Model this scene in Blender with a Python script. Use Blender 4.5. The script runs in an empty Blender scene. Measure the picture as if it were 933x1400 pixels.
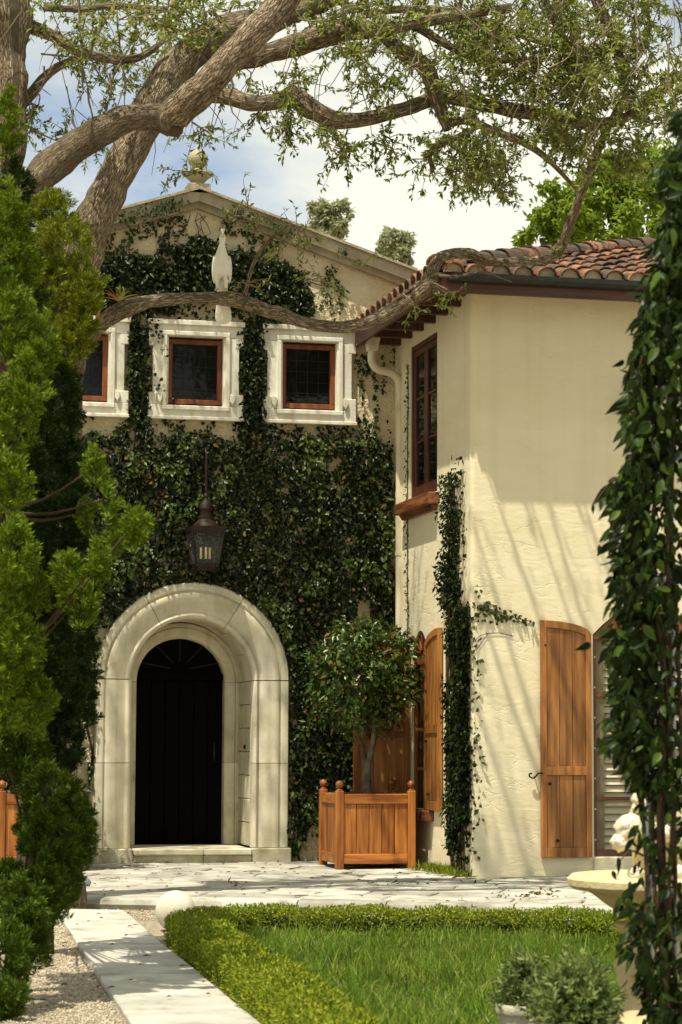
import bpy, bmesh, math, random
import numpy as np
from mathutils import Vector, Matrix, noise
from mathutils.geometry import tessellate_polygon

random.seed(7)
rng = np.random.default_rng(7)
SC = bpy.context.scene
COL = SC.collection
R = math.radians

# ------------------------------------------------------------------ camera
# world = house frame: the entrance facade is the plane y = 0, the door axis x = 0, the terrace z = 0
FOC = 3200.0                       # focal length in pixels of a 933 x 1400 picture
TH, PITCH, ROLL = R(13), math.atan(310 / 3200), R(0.25)
fw = np.array([math.sin(TH) * math.cos(PITCH), math.cos(TH) * math.cos(PITCH), math.sin(PITCH)])
rt = np.array([math.cos(TH), -math.sin(TH), 0.0])
up = np.cross(rt, fw)
r2 = rt * math.cos(ROLL) + up * math.sin(ROLL)
u2 = up * math.cos(ROLL) - rt * math.sin(ROLL)
CAM = np.array([-4.323, -25.97, 1.375])
HF = np.array([math.sin(TH), math.cos(TH), 0.0])

def at(px, py, D):
    """world point seen at a photograph pixel, D metres in front of the camera"""
    d = fw * FOC + r2 * (px - 466.5) + u2 * (700 - py)
    return CAM + d * (D / (d @ HF))

def on(px, py, ax, val):
    """world point where the sight line of a pixel meets the plane coordinate[ax] = val"""
    d = fw * FOC + r2 * (px - 466.5) + u2 * (700 - py)
    return CAM + d * ((val - CAM[ax]) / d[ax])

cam = bpy.data.cameras.new('camera')
cam.sensor_fit = 'HORIZONTAL'
cam.sensor_width = 36.0
cam.lens = 36.0 * FOC / 933.0
cam.clip_start, cam.clip_end = 0.1, 2000.0
cam.dof.use_dof = True
cam.dof.focus_distance = 24.5
cam.dof.aperture_fstop = 8.0
co = bpy.data.objects.new('camera', cam)
COL.objects.link(co)
co.matrix_world = Matrix(((r2[0], u2[0], -fw[0], CAM[0]), (r2[1], u2[1], -fw[1], CAM[1]), (r2[2], u2[2], -fw[2], CAM[2]), (0, 0, 0, 1)))
SC.camera = co

# ------------------------------------------------------------------ light
SUN_EL, SUN_AZ = R(67), R(48)      # azimuth measured from the facade's outward normal towards the left
S = Vector((-math.sin(SUN_AZ) * math.cos(SUN_EL), -math.cos(SUN_AZ) * math.cos(SUN_EL), math.sin(SUN_EL)))
sun = bpy.data.lights.new('sun', 'SUN')
sun.energy = 4.6
sun.angle = R(0.53)
sun.color = (1.0, 0.94, 0.80)
so = bpy.data.objects.new('sun', sun)
COL.objects.link(so)
so.rotation_euler = (-S).to_track_quat('-Z', 'Y').to_euler()
so.location = S * 60

world = bpy.data.worlds.new('World')
SC.world = world
world.use_nodes = True
wn, wl = world.node_tree.nodes, world.node_tree.links
wn.clear()
w_out = wn.new('ShaderNodeOutputWorld')
w_sky = wn.new('ShaderNodeTexSky')
w_sky.sky_type = 'NISHITA'
w_sky.sun_disc = False
w_sky.sun_elevation = SUN_EL
w_sky.sun_rotation = math.atan2(S.x, S.y)
w_bg = wn.new('ShaderNodeBackground')
w_bg.inputs['Strength'].default_value = 0.10
w_cl = wn.new('ShaderNodeBackground')
w_cl.inputs['Color'].default_value = (1.0, 0.975, 0.83, 1)
w_cl.inputs['Strength'].default_value = 0.74
w_tc = wn.new('ShaderNodeTexCoord')
w_map = wn.new('ShaderNodeMapping')
w_map.inputs['Scale'].default_value = (1.0, 1.0, 1.9)
w_map.inputs['Location'].default_value = (7.1, 2.2, 0.3)
w_no = wn.new('ShaderNodeTexNoise')
w_no.inputs['Scale'].default_value = 4.2
w_no.inputs['Detail'].default_value = 7.0
w_no.inputs['Roughness'].default_value = 0.55
w_rp = wn.new('ShaderNodeValToRGB')
w_rp.color_ramp.elements[0].position = 0.36
w_rp.color_ramp.elements[1].position = 0.52
w_rp.color_ramp.elements[0].color = (0.18, 0.18, 0.18, 1)
w_mx = wn.new('ShaderNodeMixShader')
w_n2 = wn.new('ShaderNodeTexNoise')                   # brighter and greyer parts of the clouds
w_n2.inputs['Scale'].default_value = 3.1
w_n2.inputs['Detail'].default_value = 5.0
w_r2 = wn.new('ShaderNodeValToRGB')
w_r2.color_ramp.elements[0].position = 0.40
w_r2.color_ramp.elements[0].color = (0.80, 0.83, 0.74, 1)
w_r2.color_ramp.elements[1].position = 0.62
w_r2.color_ramp.elements[1].color = (1.0, 0.985, 0.85, 1)
wl.new(w_map.outputs['Vector'], w_n2.inputs['Vector'])
wl.new(w_n2.outputs['Fac'], w_r2.inputs['Fac'])
wl.new(w_r2.outputs['Color'], w_cl.inputs['Color'])
wl.new(w_tc.outputs['Generated'], w_map.inputs['Vector'])
wl.new(w_map.outputs['Vector'], w_no.inputs['Vector'])
wl.new(w_no.outputs['Fac'], w_rp.inputs['Fac'])
wl.new(w_sky.outputs['Color'], w_bg.inputs['Color'])
wl.new(w_rp.outputs['Color'], w_mx.inputs['Fac'])
wl.new(w_bg.outputs['Background'], w_mx.inputs[1])
wl.new(w_cl.outputs['Background'], w_mx.inputs[2])
wl.new(w_mx.outputs['Shader'], w_out.inputs['Surface'])

SC.view_settings.view_transform = 'Standard'
SC.view_settings.look = 'None'
SC.view_settings.gamma = 1.0
SC.view_settings.use_curve_mapping = False
SC.view_settings.exposure = 0.50
SC.render.engine = 'CYCLES'
SC.cycles.use_denoising = True
SC.cycles.max_bounces = 6
SC.cycles.transparent_max_bounces = 4

# ------------------------------------------------------------------ materials
def nt(name):
    m = bpy.data.materials.new(name)
    m.use_nodes = True
    n, l = m.node_tree.nodes, m.node_tree.links
    return m, n, l, n['Principled BSDF'], n['Material Output']

def ramp(n, stops):
    r = n.new('ShaderNodeValToRGB')
    el = r.color_ramp.elements
    while len(el) < len(stops):
        el.new(0.5)
    for e, (p, c) in zip(el, stops):
        e.position = p
        e.color = (*c, 1)
    return r

def surf(name, c1, c2, scale=6, rough=0.8, bump=0.2, bscale=40, stretch=(1, 1, 1), c3=None, fine=0.0, bump2=0, b2scale=4, dist=0.02, b2dist=0.6, vary=0.0, metal=0.0, spec=0.3, streak=0.0, cracks=False):
    """two-tone noise colour, optional stain colour c3, bump from fine and broad noise; every object gets its own offset"""
    m, n, l, p, _ = nt(name)
    tc = n.new('ShaderNodeTexCoord')
    oi = n.new('ShaderNodeObjectInfo')
    off = n.new('ShaderNodeVectorMath'); off.operation = 'MULTIPLY_ADD'
    cmb = n.new('ShaderNodeCombineXYZ')
    for k in range(3):
        l.new(oi.outputs['Random'], cmb.inputs[k])
    l.new(cmb.outputs[0], off.inputs[0]); off.inputs[1].default_value = (17, 23, 31)
    l.new(tc.outputs['Object'], off.inputs[2])
    mp = n.new('ShaderNodeMapping'); mp.inputs['Scale'].default_value = stretch
    l.new(off.outputs[0], mp.inputs['Vector'])
    no = n.new('ShaderNodeTexNoise'); no.inputs['Scale'].default_value = scale; no.inputs['Detail'].default_value = 6; no.inputs['Roughness'].default_value = 0.6
    l.new(mp.outputs[0], no.inputs['Vector'])
    stops = [(0.32, c1), (0.66, c2)] if c3 is None else [(0.28, c3), (0.42, c1), (0.68, c2)]
    rp = ramp(n, stops)
    l.new(no.outputs['Fac'], rp.inputs['Fac'])
    colour = rp.outputs['Color']
    if vary > 0:
        hs = n.new('ShaderNodeHueSaturation')
        mr = n.new('ShaderNodeMapRange'); mr.inputs['To Min'].default_value = 1 - vary; mr.inputs['To Max'].default_value = 1 + vary
        l.new(oi.outputs['Random'], mr.inputs['Value'])
        l.new(mr.outputs[0], hs.inputs['Value']); l.new(colour, hs.inputs['Color'])
        colour = hs.outputs['Color']
    if streak > 0:                                   # rain streaks
        ms = n.new('ShaderNodeMapping'); ms.inputs['Scale'].default_value = (8, 8, 0.35)
        l.new(tc.outputs['Object'], ms.inputs['Vector'])
        ns = n.new('ShaderNodeTexNoise'); ns.inputs['Scale'].default_value = 1.0; ns.inputs['Detail'].default_value = 6
        l.new(ms.outputs[0], ns.inputs['Vector'])
        rs = ramp(n, [(0.50, (1, 1, 1)), (0.72, (1 - streak, 1 - streak * 1.1, 1 - streak * 1.4))])
        l.new(ns.outputs['Fac'], rs.inputs['Fac'])
        mm = n.new('ShaderNodeMix'); mm.data_type = 'RGBA'; mm.blend_type = 'MULTIPLY'; mm.inputs[0].default_value = 1.0
        l.new(colour, mm.inputs[6]); l.new(rs.outputs['Color'], mm.inputs[7]); colour = mm.outputs[2]
    l.new(colour, p.inputs['Base Color'])
    p.inputs['Roughness'].default_value = rough
    p.inputs['Metallic'].default_value = metal
    p.inputs['Specular IOR Level'].default_value = spec
    nb = n.new('ShaderNodeTexNoise'); nb.inputs['Scale'].default_value = bscale; nb.inputs['Detail'].default_value = 4
    l.new(mp.outputs[0], nb.inputs['Vector'])
    b = n.new('ShaderNodeBump'); b.inputs['Strength'].default_value = bump; b.inputs['Distance'].default_value = dist
    l.new(nb.outputs['Fac'], b.inputs['Height'])
    if cracks:                                       # short trowel scars, broken up by a mask
        mc = n.new('ShaderNodeMapping'); mc.inputs['Scale'].default_value = (1.6, 1.6, 4.2); mc.inputs['Rotation'].default_value = (0.1, 0.25, 0.1)
        l.new(tc.outputs['Object'], mc.inputs['Vector'])
        dn = n.new('ShaderNodeTexNoise'); dn.inputs['Scale'].default_value = 2.0; dn.inputs['Detail'].default_value = 4
        l.new(mc.outputs[0], dn.inputs['Vector'])
        da = n.new('ShaderNodeVectorMath'); da.operation = 'MULTIPLY_ADD'; da.inputs[1].default_value = (0.9, 0.9, 0.9)
        l.new(dn.outputs['Color'], da.inputs[0]); l.new(mc.outputs[0], da.inputs[2])
        vc = n.new('ShaderNodeTexVoronoi'); vc.feature = 'DISTANCE_TO_EDGE'; vc.inputs['Scale'].default_value = 1.0
        l.new(da.outputs[0], vc.inputs['Vector'])
        c1_ = n.new('ShaderNodeMapRange'); c1_.inputs['From Max'].default_value = 0.03
        l.new(vc.outputs['Distance'], c1_.inputs['Value'])
        mk = n.new('ShaderNodeTexNoise'); mk.inputs['Scale'].default_value = 2.6; mk.inputs['Detail'].default_value = 3
        l.new(tc.outputs['Object'], mk.inputs['Vector'])
        c2_ = n.new('ShaderNodeMapRange'); c2_.inputs['From Min'].default_value = 0.60; c2_.inputs['From Max'].default_value = 0.50
        l.new(mk.outputs['Fac'], c2_.inputs['Value'])
        mxx = n.new('ShaderNodeMath'); mxx.operation = 'MAXIMUM'
        l.new(c1_.outputs[0], mxx.inputs[0]); l.new(c2_.outputs[0], mxx.inputs[1])
        bc_ = n.new('ShaderNodeBump'); bc_.inputs['Strength'].default_value = 0.35; bc_.inputs['Distance'].default_value = 0.009
        l.new(mxx.outputs[0], bc_.inputs['Height']); l.new(b.outputs[0], bc_.inputs['Normal'])
        b = bc_
    if bump2:
        n2 = n.new('ShaderNodeTexNoise'); n2.inputs['Scale'].default_value = b2scale; n2.inputs['Detail'].default_value = 3; n2.inputs['Distortion'].default_value = b2dist
        l.new(mp.outputs[0], n2.inputs['Vector'])
        b2 = n.new('ShaderNodeBump'); b2.inputs['Strength'].default_value = bump2; b2.inputs['Distance'].default_value = 0.05
        l.new(n2.outputs['Fac'], b2.inputs['Height']); l.new(b.outputs[0], b2.inputs['Normal'])
        l.new(b2.outputs[0], p.inputs['Normal'])
    else:
        l.new(b.outputs[0], p.inputs['Normal'])
    return m

def leafmat(name, cols, rough=0.45, trans=0.25, spec=0.12):
    """each leaf its own tint; light passes through a little"""
    m, n, l, p, out = nt(name)
    g = n.new('ShaderNodeNewGeometry')
    k = len(cols)
    rp = ramp(n, [(i / max(1, k - 1), c) for i, c in enumerate(cols)])
    l.new(g.outputs['Random Per Island'], rp.inputs['Fac'])
    l.new(rp.outputs['Color'], p.inputs['Base Color'])
    p.inputs['Roughness'].default_value = rough
    p.inputs['Specular IOR Level'].default_value = spec
    t = n.new('ShaderNodeBsdfTranslucent')
    hs = n.new('ShaderNodeHueSaturation'); hs.inputs['Value'].default_value = 1.5; hs.inputs['Hue'].default_value = 0.485
    l.new(rp.outputs['Color'], hs.inputs['Color']); l.new(hs.outputs['Color'], t.inputs['Color'])
    mx = n.new('ShaderNodeMixShader'); mx.inputs['Fac'].default_value = trans
    l.new(p.outputs[0], mx.inputs[1]); l.new(t.outputs[0], mx.inputs[2])
    l.new(mx.outputs[0], out.inputs['Surface'])
    return m

def barkmat(name, c1, c2, c3):
    """furrowed bark: long plates split by dark furrows along the limb (uv: round, along, both in metres)"""
    m, n, l, p, _ = nt(name)
    uv = n.new('ShaderNodeUVMap')
    mp = n.new('ShaderNodeMapping'); mp.inputs['Scale'].default_value = (46, 10, 1)
    l.new(uv.outputs[0], mp.inputs['Vector'])
    dn = n.new('ShaderNodeTexNoise'); dn.inputs['Scale'].default_value = 1.1; dn.inputs['Detail'].default_value = 4
    l.new(mp.outputs[0], dn.inputs['Vector'])
    dv = n.new('ShaderNodeVectorMath'); dv.operation = 'MULTIPLY_ADD'; dv.inputs[1].default_value = (2.2, 2.0, 0)
    l.new(dn.outputs['Color'], dv.inputs[0]); l.new(mp.outputs[0], dv.inputs[2])
    vo = n.new('ShaderNodeTexVoronoi'); vo.feature = 'DISTANCE_TO_EDGE'; vo.inputs['Scale'].default_value = 1.0
    l.new(dv.outputs[0], vo.inputs['Vector'])
    fn = n.new('ShaderNodeTexNoise'); fn.inputs['Scale'].default_value = 3.5; fn.inputs['Detail'].default_value = 5
    l.new(mp.outputs[0], fn.inputs['Vector'])
    h = n.new('ShaderNodeMath'); h.operation = 'MULTIPLY_ADD'; h.inputs[1].default_value = 0.35
    sm = n.new('ShaderNodeMapRange'); sm.inputs['From Max'].default_value = 0.30
    l.new(vo.outputs['Distance'], sm.inputs['Value'])
    l.new(fn.outputs['Fac'], h.inputs[0]); l.new(sm.outputs[0], h.inputs[2])
    tc = n.new('ShaderNodeTexCoord')
    nl = n.new('ShaderNodeTexNoise'); nl.inputs['Scale'].default_value = 2.6; nl.inputs['Detail'].default_value = 5
    l.new(tc.outputs['Object'], nl.inputs['Vector'])
    rp = ramp(n, [(0.18, c1), (0.75, c2), (1.1, c2)])
    l.new(h.outputs[0], rp.inputs['Fac'])
    mx = n.new('ShaderNodeMix'); mx.data_type = 'RGBA'; mx.blend_type = 'MULTIPLY'
    rl = ramp(n, [(0.36, (0.62, 0.58, 0.50)), (0.66, (1, 1, 1))])
    l.new(nl.outputs['Fac'], rl.inputs['Fac'])
    mx.inputs[0].default_value = 1.0
    l.new(rp.outputs['Color'], mx.inputs[6]); l.new(rl.outputs['Color'], mx.inputs[7])
    l.new(mx.outputs[2], p.inputs['Base Color'])
    p.inputs['Roughness'].default_value = 0.9; p.inputs['Specular IOR Level'].default_value = 0.15
    b = n.new('ShaderNodeBump'); b.inputs['Strength'].default_value = 0.9; b.inputs['Distance'].default_value = 0.022
    l.new(h.outputs[0], b.inputs['Height']); l.new(b.outputs[0], p.inputs['Normal'])
    return m

def woodmat(name, c1, c2, rough=0.45, axis=2, vary=0.24):
    st = [11, 11, 11]; st[axis] = 0.9
    return surf(name, c1, c2, c3=tuple(q * 0.55 for q in c1), scale=1.6, rough=rough, bump=0.12, bscale=5, stretch=tuple(st), vary=vary, dist=0.006, spec=0.4)

M = {}
M['wing_stucco'] = surf('cream_trowelled_stucco', (0.71, 0.625, 0.395), (0.77, 0.69, 0.475), scale=0.9, rough=0.9, bump=0.35, bscale=55, bump2=0.13, b2scale=3.2, stretch=(1, 1, 2.6), dist=0.006, b2dist=1.2, streak=0.06, cracks=True)
M['facade_stucco'] = surf('rough_tan_stucco', (0.52, 0.43, 0.25), (0.68, 0.59, 0.38), scale=2.2, rough=0.95, bump=1.0, bscale=34, bump2=0.4, b2scale=6, dist=0.03)
M['limestone'] = surf('pale_coral_stone', (0.58, 0.53, 0.37), (0.74, 0.68, 0.52), scale=2.6, rough=0.85, bump=0.35, bscale=70, c3=(0.42, 0.37, 0.24), vary=0.08, dist=0.01, streak=0.22)
M['old_stone'] = surf('weathered_tan_stone', (0.31, 0.265, 0.17), (0.45, 0.395, 0.27), scale=3.5, rough=0.9, bump=0.5, bscale=50, c3=(0.25, 0.22, 0.14))
M['damp_stone'] = surf('damp_stone', (0.36, 0.33, 0.19), (0.55, 0.51, 0.36), scale=5, rough=0.85, bump=0.35, bscale=60, c3=(0.20, 0.20, 0.09), vary=0.08)
M['white_stone'] = surf('weathered_white_stone', (0.66, 0.62, 0.49), (0.78, 0.75, 0.64), scale=3.5, rough=0.8, bump=0.3, bscale=50, c3=(0.42, 0.40, 0.28), stretch=(1, 1, 0.6), dist=0.01, vary=0.04, streak=0.25)
M['joint'] = surf('dark_joint_earth', (0.10, 0.085, 0.055), (0.20, 0.17, 0.11), scale=8, bump=0.3)
M['slab'] = surf('pale_paving_stone', (0.32, 0.30, 0.24), (0.50, 0.475, 0.39), scale=3.4, rough=0.85, bump=0.6, bscale=22, c3=(0.17, 0.155, 0.11), vary=0.20, dist=0.015)
M['path_slab'] = surf('smooth_pale_slab', (0.40, 0.385, 0.315), (0.54, 0.515, 0.43), scale=3.2, rough=0.85, bump=0.4, bscale=40, c3=(0.23, 0.215, 0.165), vary=0.10, dist=0.01)
M['gravel'] = surf('gravel_ground', (0.26, 0.21, 0.135), (0.48, 0.41, 0.30), scale=26, rough=0.95, bump=1.0, bscale=45, c3=(0.12, 0.095, 0.055), dist=0.03)
M['pebble'] = surf('shell_pebbles', (0.34, 0.28, 0.185), (0.57, 0.50, 0.37), scale=22, rough=0.95, bump=0.2, c3=(0.13, 0.09, 0.05))
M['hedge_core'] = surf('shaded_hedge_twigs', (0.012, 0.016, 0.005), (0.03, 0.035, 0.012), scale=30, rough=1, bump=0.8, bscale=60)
M['soil'] = surf('dark_soil', (0.035, 0.028, 0.014), (0.08, 0.065, 0.03), scale=20, rough=1, bump=0.8, bscale=40)
M['orange_wood'] = woodmat('oiled_orange_wood', (0.23, 0.066, 0.010), (0.45, 0.175, 0.032))
M['shutter_wood'] = woodmat('varnished_shutter_wood', (0.25, 0.092, 0.018), (0.42, 0.19, 0.048))
M['rail_wood'] = woodmat('oiled_rail_wood', (0.23, 0.066, 0.010), (0.45, 0.175, 0.032), axis=0)
M['casement_wood'] = woodmat('dark_casement_wood', (0.055, 0.018, 0.008), (0.11, 0.038, 0.016))
M['window_wood'] = woodmat('red_brown_window_wood', (0.13, 0.034, 0.009), (0.24, 0.072, 0.018))
M['dark_wood'] = woodmat('dark_brown_wood', (0.055, 0.022, 0.012), (0.10, 0.04, 0.02))
M['sill_wood'] = woodmat('weathered_sill_wood', (0.10, 0.032, 0.012), (0.28, 0.11, 0.042), axis=1)
M['door_black'] = surf('black_door_paint', (0.0015, 0.0015, 0.0015), (0.003, 0.0027, 0.0025), scale=4, rough=0.7, bump=0.1, spec=0.04)
M['iron'] = surf('black_iron', (0.012, 0.010, 0.008), (0.03, 0.025, 0.02), scale=12, rough=0.5, bump=0.1, metal=0.6)
M['bronze'] = surf('dark_bronze', (0.018, 0.011, 0.006), (0.035, 0.021, 0.011), scale=12, rough=0.6, bump=0.15, metal=0.2)
M['gutter_dark'] = surf('dark_gutter_paint', (0.010, 0.012, 0.010), (0.02, 0.022, 0.018), scale=5, rough=0.4, bump=0.05)
M['fascia'] = woodmat('brown_fascia_board', (0.075, 0.026, 0.014), (0.11, 0.042, 0.022), axis=0)
M['cream_paint'] = surf('cream_pipe_paint', (0.62, 0.54, 0.36), (0.70, 0.62, 0.44), scale=4, rough=0.5, bump=0.1, c3=(0.5, 0.42, 0.27))
M['mortar'] = surf('cream_mortar', (0.48, 0.40, 0.27), (0.60, 0.52, 0.37), scale=12, rough=0.9, bump=0.4, c3=(0.3, 0.25, 0.16))
M['screen'] = surf('tan_screen', (0.17, 0.13, 0.07), (0.22, 0.175, 0.10), scale=10, bump=0.3, bscale=120)
M['blind'] = surf('tan_blind_slat', (0.44, 0.39, 0.25), (0.50, 0.45, 0.30), scale=6, rough=0.6, bump=0.05)
M['fountain_stone'] = surf('ochre_fountain_stone', (0.52, 0.42, 0.21), (0.66, 0.56, 0.33), scale=5, rough=0.85, bump=0.5, bscale=50, c3=(0.40, 0.31, 0.14), dist=0.012)
M['carved_white'] = surf('carved_white_stone', (0.64, 0.57, 0.38), (0.78, 0.72, 0.55), scale=10, rough=0.85, bump=0.5, bscale=45, c3=(0.5, 0.40, 0.2))
M['pot'] = surf('pale_stone_pot', (0.40, 0.38, 0.25), (0.56, 0.53, 0.39), scale=7, rough=0.85, bump=0.4, bscale=50, c3=(0.26, 0.25, 0.14))
M['ball_stone'] = surf('white_cast_stone', (0.52, 0.48, 0.36), (0.64, 0.60, 0.48), scale=5, rough=0.85, bump=0.3, bscale=60, c3=(0.5, 0.46, 0.32))
M['feather'] = surf('white_feathers', (0.70, 0.66, 0.53), (0.80, 0.77, 0.66), scale=14, rough=0.85, bump=0.6, bscale=26, stretch=(1, 1, 0.5), dist=0.012)
M['bone'] = surf('beak_and_legs', (0.45, 0.36, 0.22), (0.55, 0.46, 0.30), scale=20)
M['candle'] = surf('cream_candle_tube', (0.70, 0.60, 0.25), (0.78, 0.68, 0.32), scale=10, bump=0.02)
M['steel'] = surf('galvanised_post', (0.30, 0.34, 0.38), (0.42, 0.46, 0.50), scale=8, rough=0.35, bump=0.05, metal=0.7)
M['dry_leaf'] = leafmat('dry_fallen_leaf', [(0.03, 0.018, 0.008), (0.09, 0.045, 0.018), (0.18, 0.085, 0.028), (0.06, 0.045, 0.018)], rough=0.8, trans=0.05)
M['bark'] = barkmat('oak_bark', (0.085, 0.062, 0.038), (0.46, 0.37, 0.25), (0.30, 0.27, 0.19))
M['twig'] = surf('grey_brown_twig', (0.11, 0.085, 0.05), (0.22, 0.18, 0.11), scale=9, rough=0.9, bump=0.3)
M['stem'] = surf('brown_stem', (0.04, 0.026, 0.013), (0.085, 0.055, 0.028), scale=12, rough=0.9)
M['pale_bark'] = surf('pale_smooth_bark', (0.09, 0.07, 0.042), (0.22, 0.18, 0.115), scale=9, rough=0.9, bump=0.5, c3=(0.06, 0.045, 0.025))
M['oak_leaf'] = leafmat('oak_leaf', [(0.04, 0.06, 0.008), (0.09, 0.125, 0.016), (0.16, 0.205, 0.03), (0.28, 0.29, 0.08), (0.17, 0.24, 0.02)], rough=0.38, trans=0.45, spec=0.25)
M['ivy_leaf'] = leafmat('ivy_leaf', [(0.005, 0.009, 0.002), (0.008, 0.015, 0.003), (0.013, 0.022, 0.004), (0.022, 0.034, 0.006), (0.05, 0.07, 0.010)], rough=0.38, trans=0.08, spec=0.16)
M['ivy_young'] = leafmat('young_ivy_leaf', [(0.03, 0.05, 0.006), (0.055, 0.085, 0.010), (0.10, 0.14, 0.02)], rough=0.4, trans=0.2, spec=0.3)
M['ivy_dead'] = leafmat('dead_ivy_leaf', [(0.07, 0.04, 0.015), (0.16, 0.10, 0.04), (0.10, 0.06, 0.02)], rough=0.8, trans=0.1, spec=0.1)
M['creeper_leaf'] = leafmat('creeper_leaf', [(0.022, 0.036, 0.010), (0.045, 0.065, 0.016), (0.07, 0.085, 0.03)], rough=0.45, trans=0.15)
M['juniper_leaf'] = leafmat('juniper_spray', [(0.04, 0.075, 0.005), (0.09, 0.145, 0.008), (0.15, 0.22, 0.010), (0.22, 0.28, 0.02)], rough=0.5, trans=0.12)
M['shade_juniper'] = leafmat('shade_juniper_spray', [(0.010, 0.022, 0.003), (0.020, 0.040, 0.005), (0.04, 0.066, 0.007)], rough=0.5, trans=0.06)  # juniper green darkened to stand for shade between the bright plumes
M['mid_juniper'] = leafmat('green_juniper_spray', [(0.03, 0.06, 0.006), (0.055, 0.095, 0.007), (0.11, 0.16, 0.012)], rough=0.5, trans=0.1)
M['lime_leaf'] = leafmat('lime_juniper_spray', [(0.09, 0.12, 0.010), (0.15, 0.18, 0.012), (0.22, 0.24, 0.016)], rough=0.5, trans=0.15)
M['hedge_leaf'] = leafmat('hedge_leaf', [(0.08, 0.13, 0.008), (0.17, 0.22, 0.012), (0.29, 0.30, 0.022)], rough=0.45, trans=0.2)
M['grass'] = leafmat('grass_blade', [(0.055, 0.12, 0.010), (0.10, 0.19, 0.014), (0.16, 0.25, 0.02), (0.30, 0.31, 0.08)], rough=0.5, trans=0.3)
M['topiary_leaf'] = leafmat('topiary_leaf', [(0.014, 0.032, 0.005), (0.024, 0.05, 0.007), (0.04, 0.08, 0.010), (0.065, 0.11, 0.014), (0.085, 0.13, 0.018), (0.11, 0.055, 0.016)], rough=0.3, trans=0.15, spec=0.3)
M['vine_leaf'] = leafmat('broad_vine_leaf', [(0.008, 0.016, 0.003), (0.016, 0.030, 0.005), (0.04, 0.07, 0.010)], rough=0.4, trans=0.3)
M['pot_leaf'] = leafmat('grey_green_leaf', [(0.05, 0.08, 0.018), (0.13, 0.18, 0.045), (0.26, 0.30, 0.10)], rough=0.5, trans=0.2)
M['bright_leaf'] = leafmat('bright_tree_leaf', [(0.10, 0.17, 0.014), (0.16, 0.24, 0.02), (0.22, 0.29, 0.035)], rough=0.45, trans=0.4)
M['hazed_leaf'] = leafmat('hazed_far_leaf', [(0.22, 0.25, 0.11), (0.30, 0.32, 0.17), (0.36, 0.37, 0.23)], rough=0.6, trans=0.3)  # distance haze painted in by lightening the leaf colour
M['bromeliad_leaf'] = leafmat('strap_leaf', [(0.10, 0.14, 0.02), (0.18, 0.18, 0.03), (0.34, 0.15, 0.035), (0.30, 0.20, 0.04)], rough=0.4, trans=0.3)

def tilemat():
    m, n, l, p, _ = nt('weathered_roof_tile')
    tc = n.new('ShaderNodeTexCoord'); oi = n.new('ShaderNodeObjectInfo')
    rp = ramp(n, [(0.0, (0.10, 0.045, 0.022)), (0.25, (0.22, 0.08, 0.034)), (0.5, (0.34, 0.14, 0.06)), (0.75, (0.15, 0.065, 0.034)), (1.0, (0.075, 0.05, 0.03))])
    l.new(oi.outputs['Random'], rp.inputs['Fac'])
    ad = n.new('ShaderNodeVectorMath'); ad.operation = 'ADD'
    l.new(tc.outputs['Object'], ad.inputs[0]); l.new(oi.outputs['Location'], ad.inputs[1])
    no = n.new('ShaderNodeTexNoise'); no.inputs['Scale'].default_value = 7; no.inputs['Detail'].default_value = 6; no.inputs['Roughness'].default_value = 0.65
    l.new(ad.outputs[0], no.inputs['Vector'])
    st = ramp(n, [(0.43, (0, 0, 0)), (0.58, (1, 1, 1))])
    l.new(no.outputs['Fac'], st.inputs['Fac'])
    mx = n.new('ShaderNodeMix'); mx.data_type = 'RGBA'
    l.new(st.outputs['Color'], mx.inputs[0]); l.new(rp.outputs['Color'], mx.inputs[6]); mx.inputs[7].default_value = (0.045, 0.036, 0.022, 1)
    l.new(mx.outputs[2], p.inputs['Base Color']); p.inputs['Roughness'].default_value = 0.85
    b = n.new('ShaderNodeBump'); b.inputs['Strength'].default_value = 0.5; b.inputs['Distance'].default_value = 0.02
    l.new(no.outputs['Fac'], b.inputs['Height']); l.new(b.outputs[0], p.inputs['Normal'])
    return m
M['tile'] = tilemat()

def panemat():
    m, n, l, p, _ = nt('dark_window_glass')
    p.inputs['Base Color'].default_value = (0.006, 0.007, 0.006, 1)
    p.inputs['Roughness'].default_value = 0.05
    p.inputs['Specular IOR Level'].default_value = 0.22
    tc = n.new('ShaderNodeTexCoord')
    no = n.new('ShaderNodeTexNoise'); no.inputs['Scale'].default_value = 7
    l.new(tc.outputs['Object'], no.inputs['Vector'])
    b = n.new('ShaderNodeBump'); b.inputs['Strength'].default_value = 0.12; b.inputs['Distance'].default_value = 0.02
    l.new(no.outputs['Fac'], b.inputs['Height']); l.new(b.outputs[0], p.inputs['Normal'])
    return m
M['pane'] = panemat()

def lampglass():
    m, n, l, p, _ = nt('clear_lantern_glass')
    p.inputs['Base Color'].default_value = (0.9, 0.92, 0.85, 1)
    p.inputs['Roughness'].default_value = 0.08
    p.inputs['Alpha'].default_value = 0.035
    return m
M['lamp_glass'] = lampglass()

# ------------------------------------------------------------------ helpers
def wloc(o):
    v = Vector((0, 0, 0))
    while o is not None:
        v += o.location
        o = o.parent
    return v

def tag(o, label=None, cat=None, group=None, kind=None):
    if label: o['label'] = label
    if cat: o['category'] = cat
    if group: o['group'] = group
    if kind: o['kind'] = kind
    return o

def thing(name, loc, label=None, cat=None, group=None, kind=None, parent=None):
    o = bpy.data.objects.new(name, None)
    o.empty_display_size = 0.2
    COL.objects.link(o)
    if parent is not None:
        o.parent = parent
        o.location = Vector(loc) - wloc(parent)
    else:
        o.location = loc
    return tag(o, label, cat, group, kind)

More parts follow.
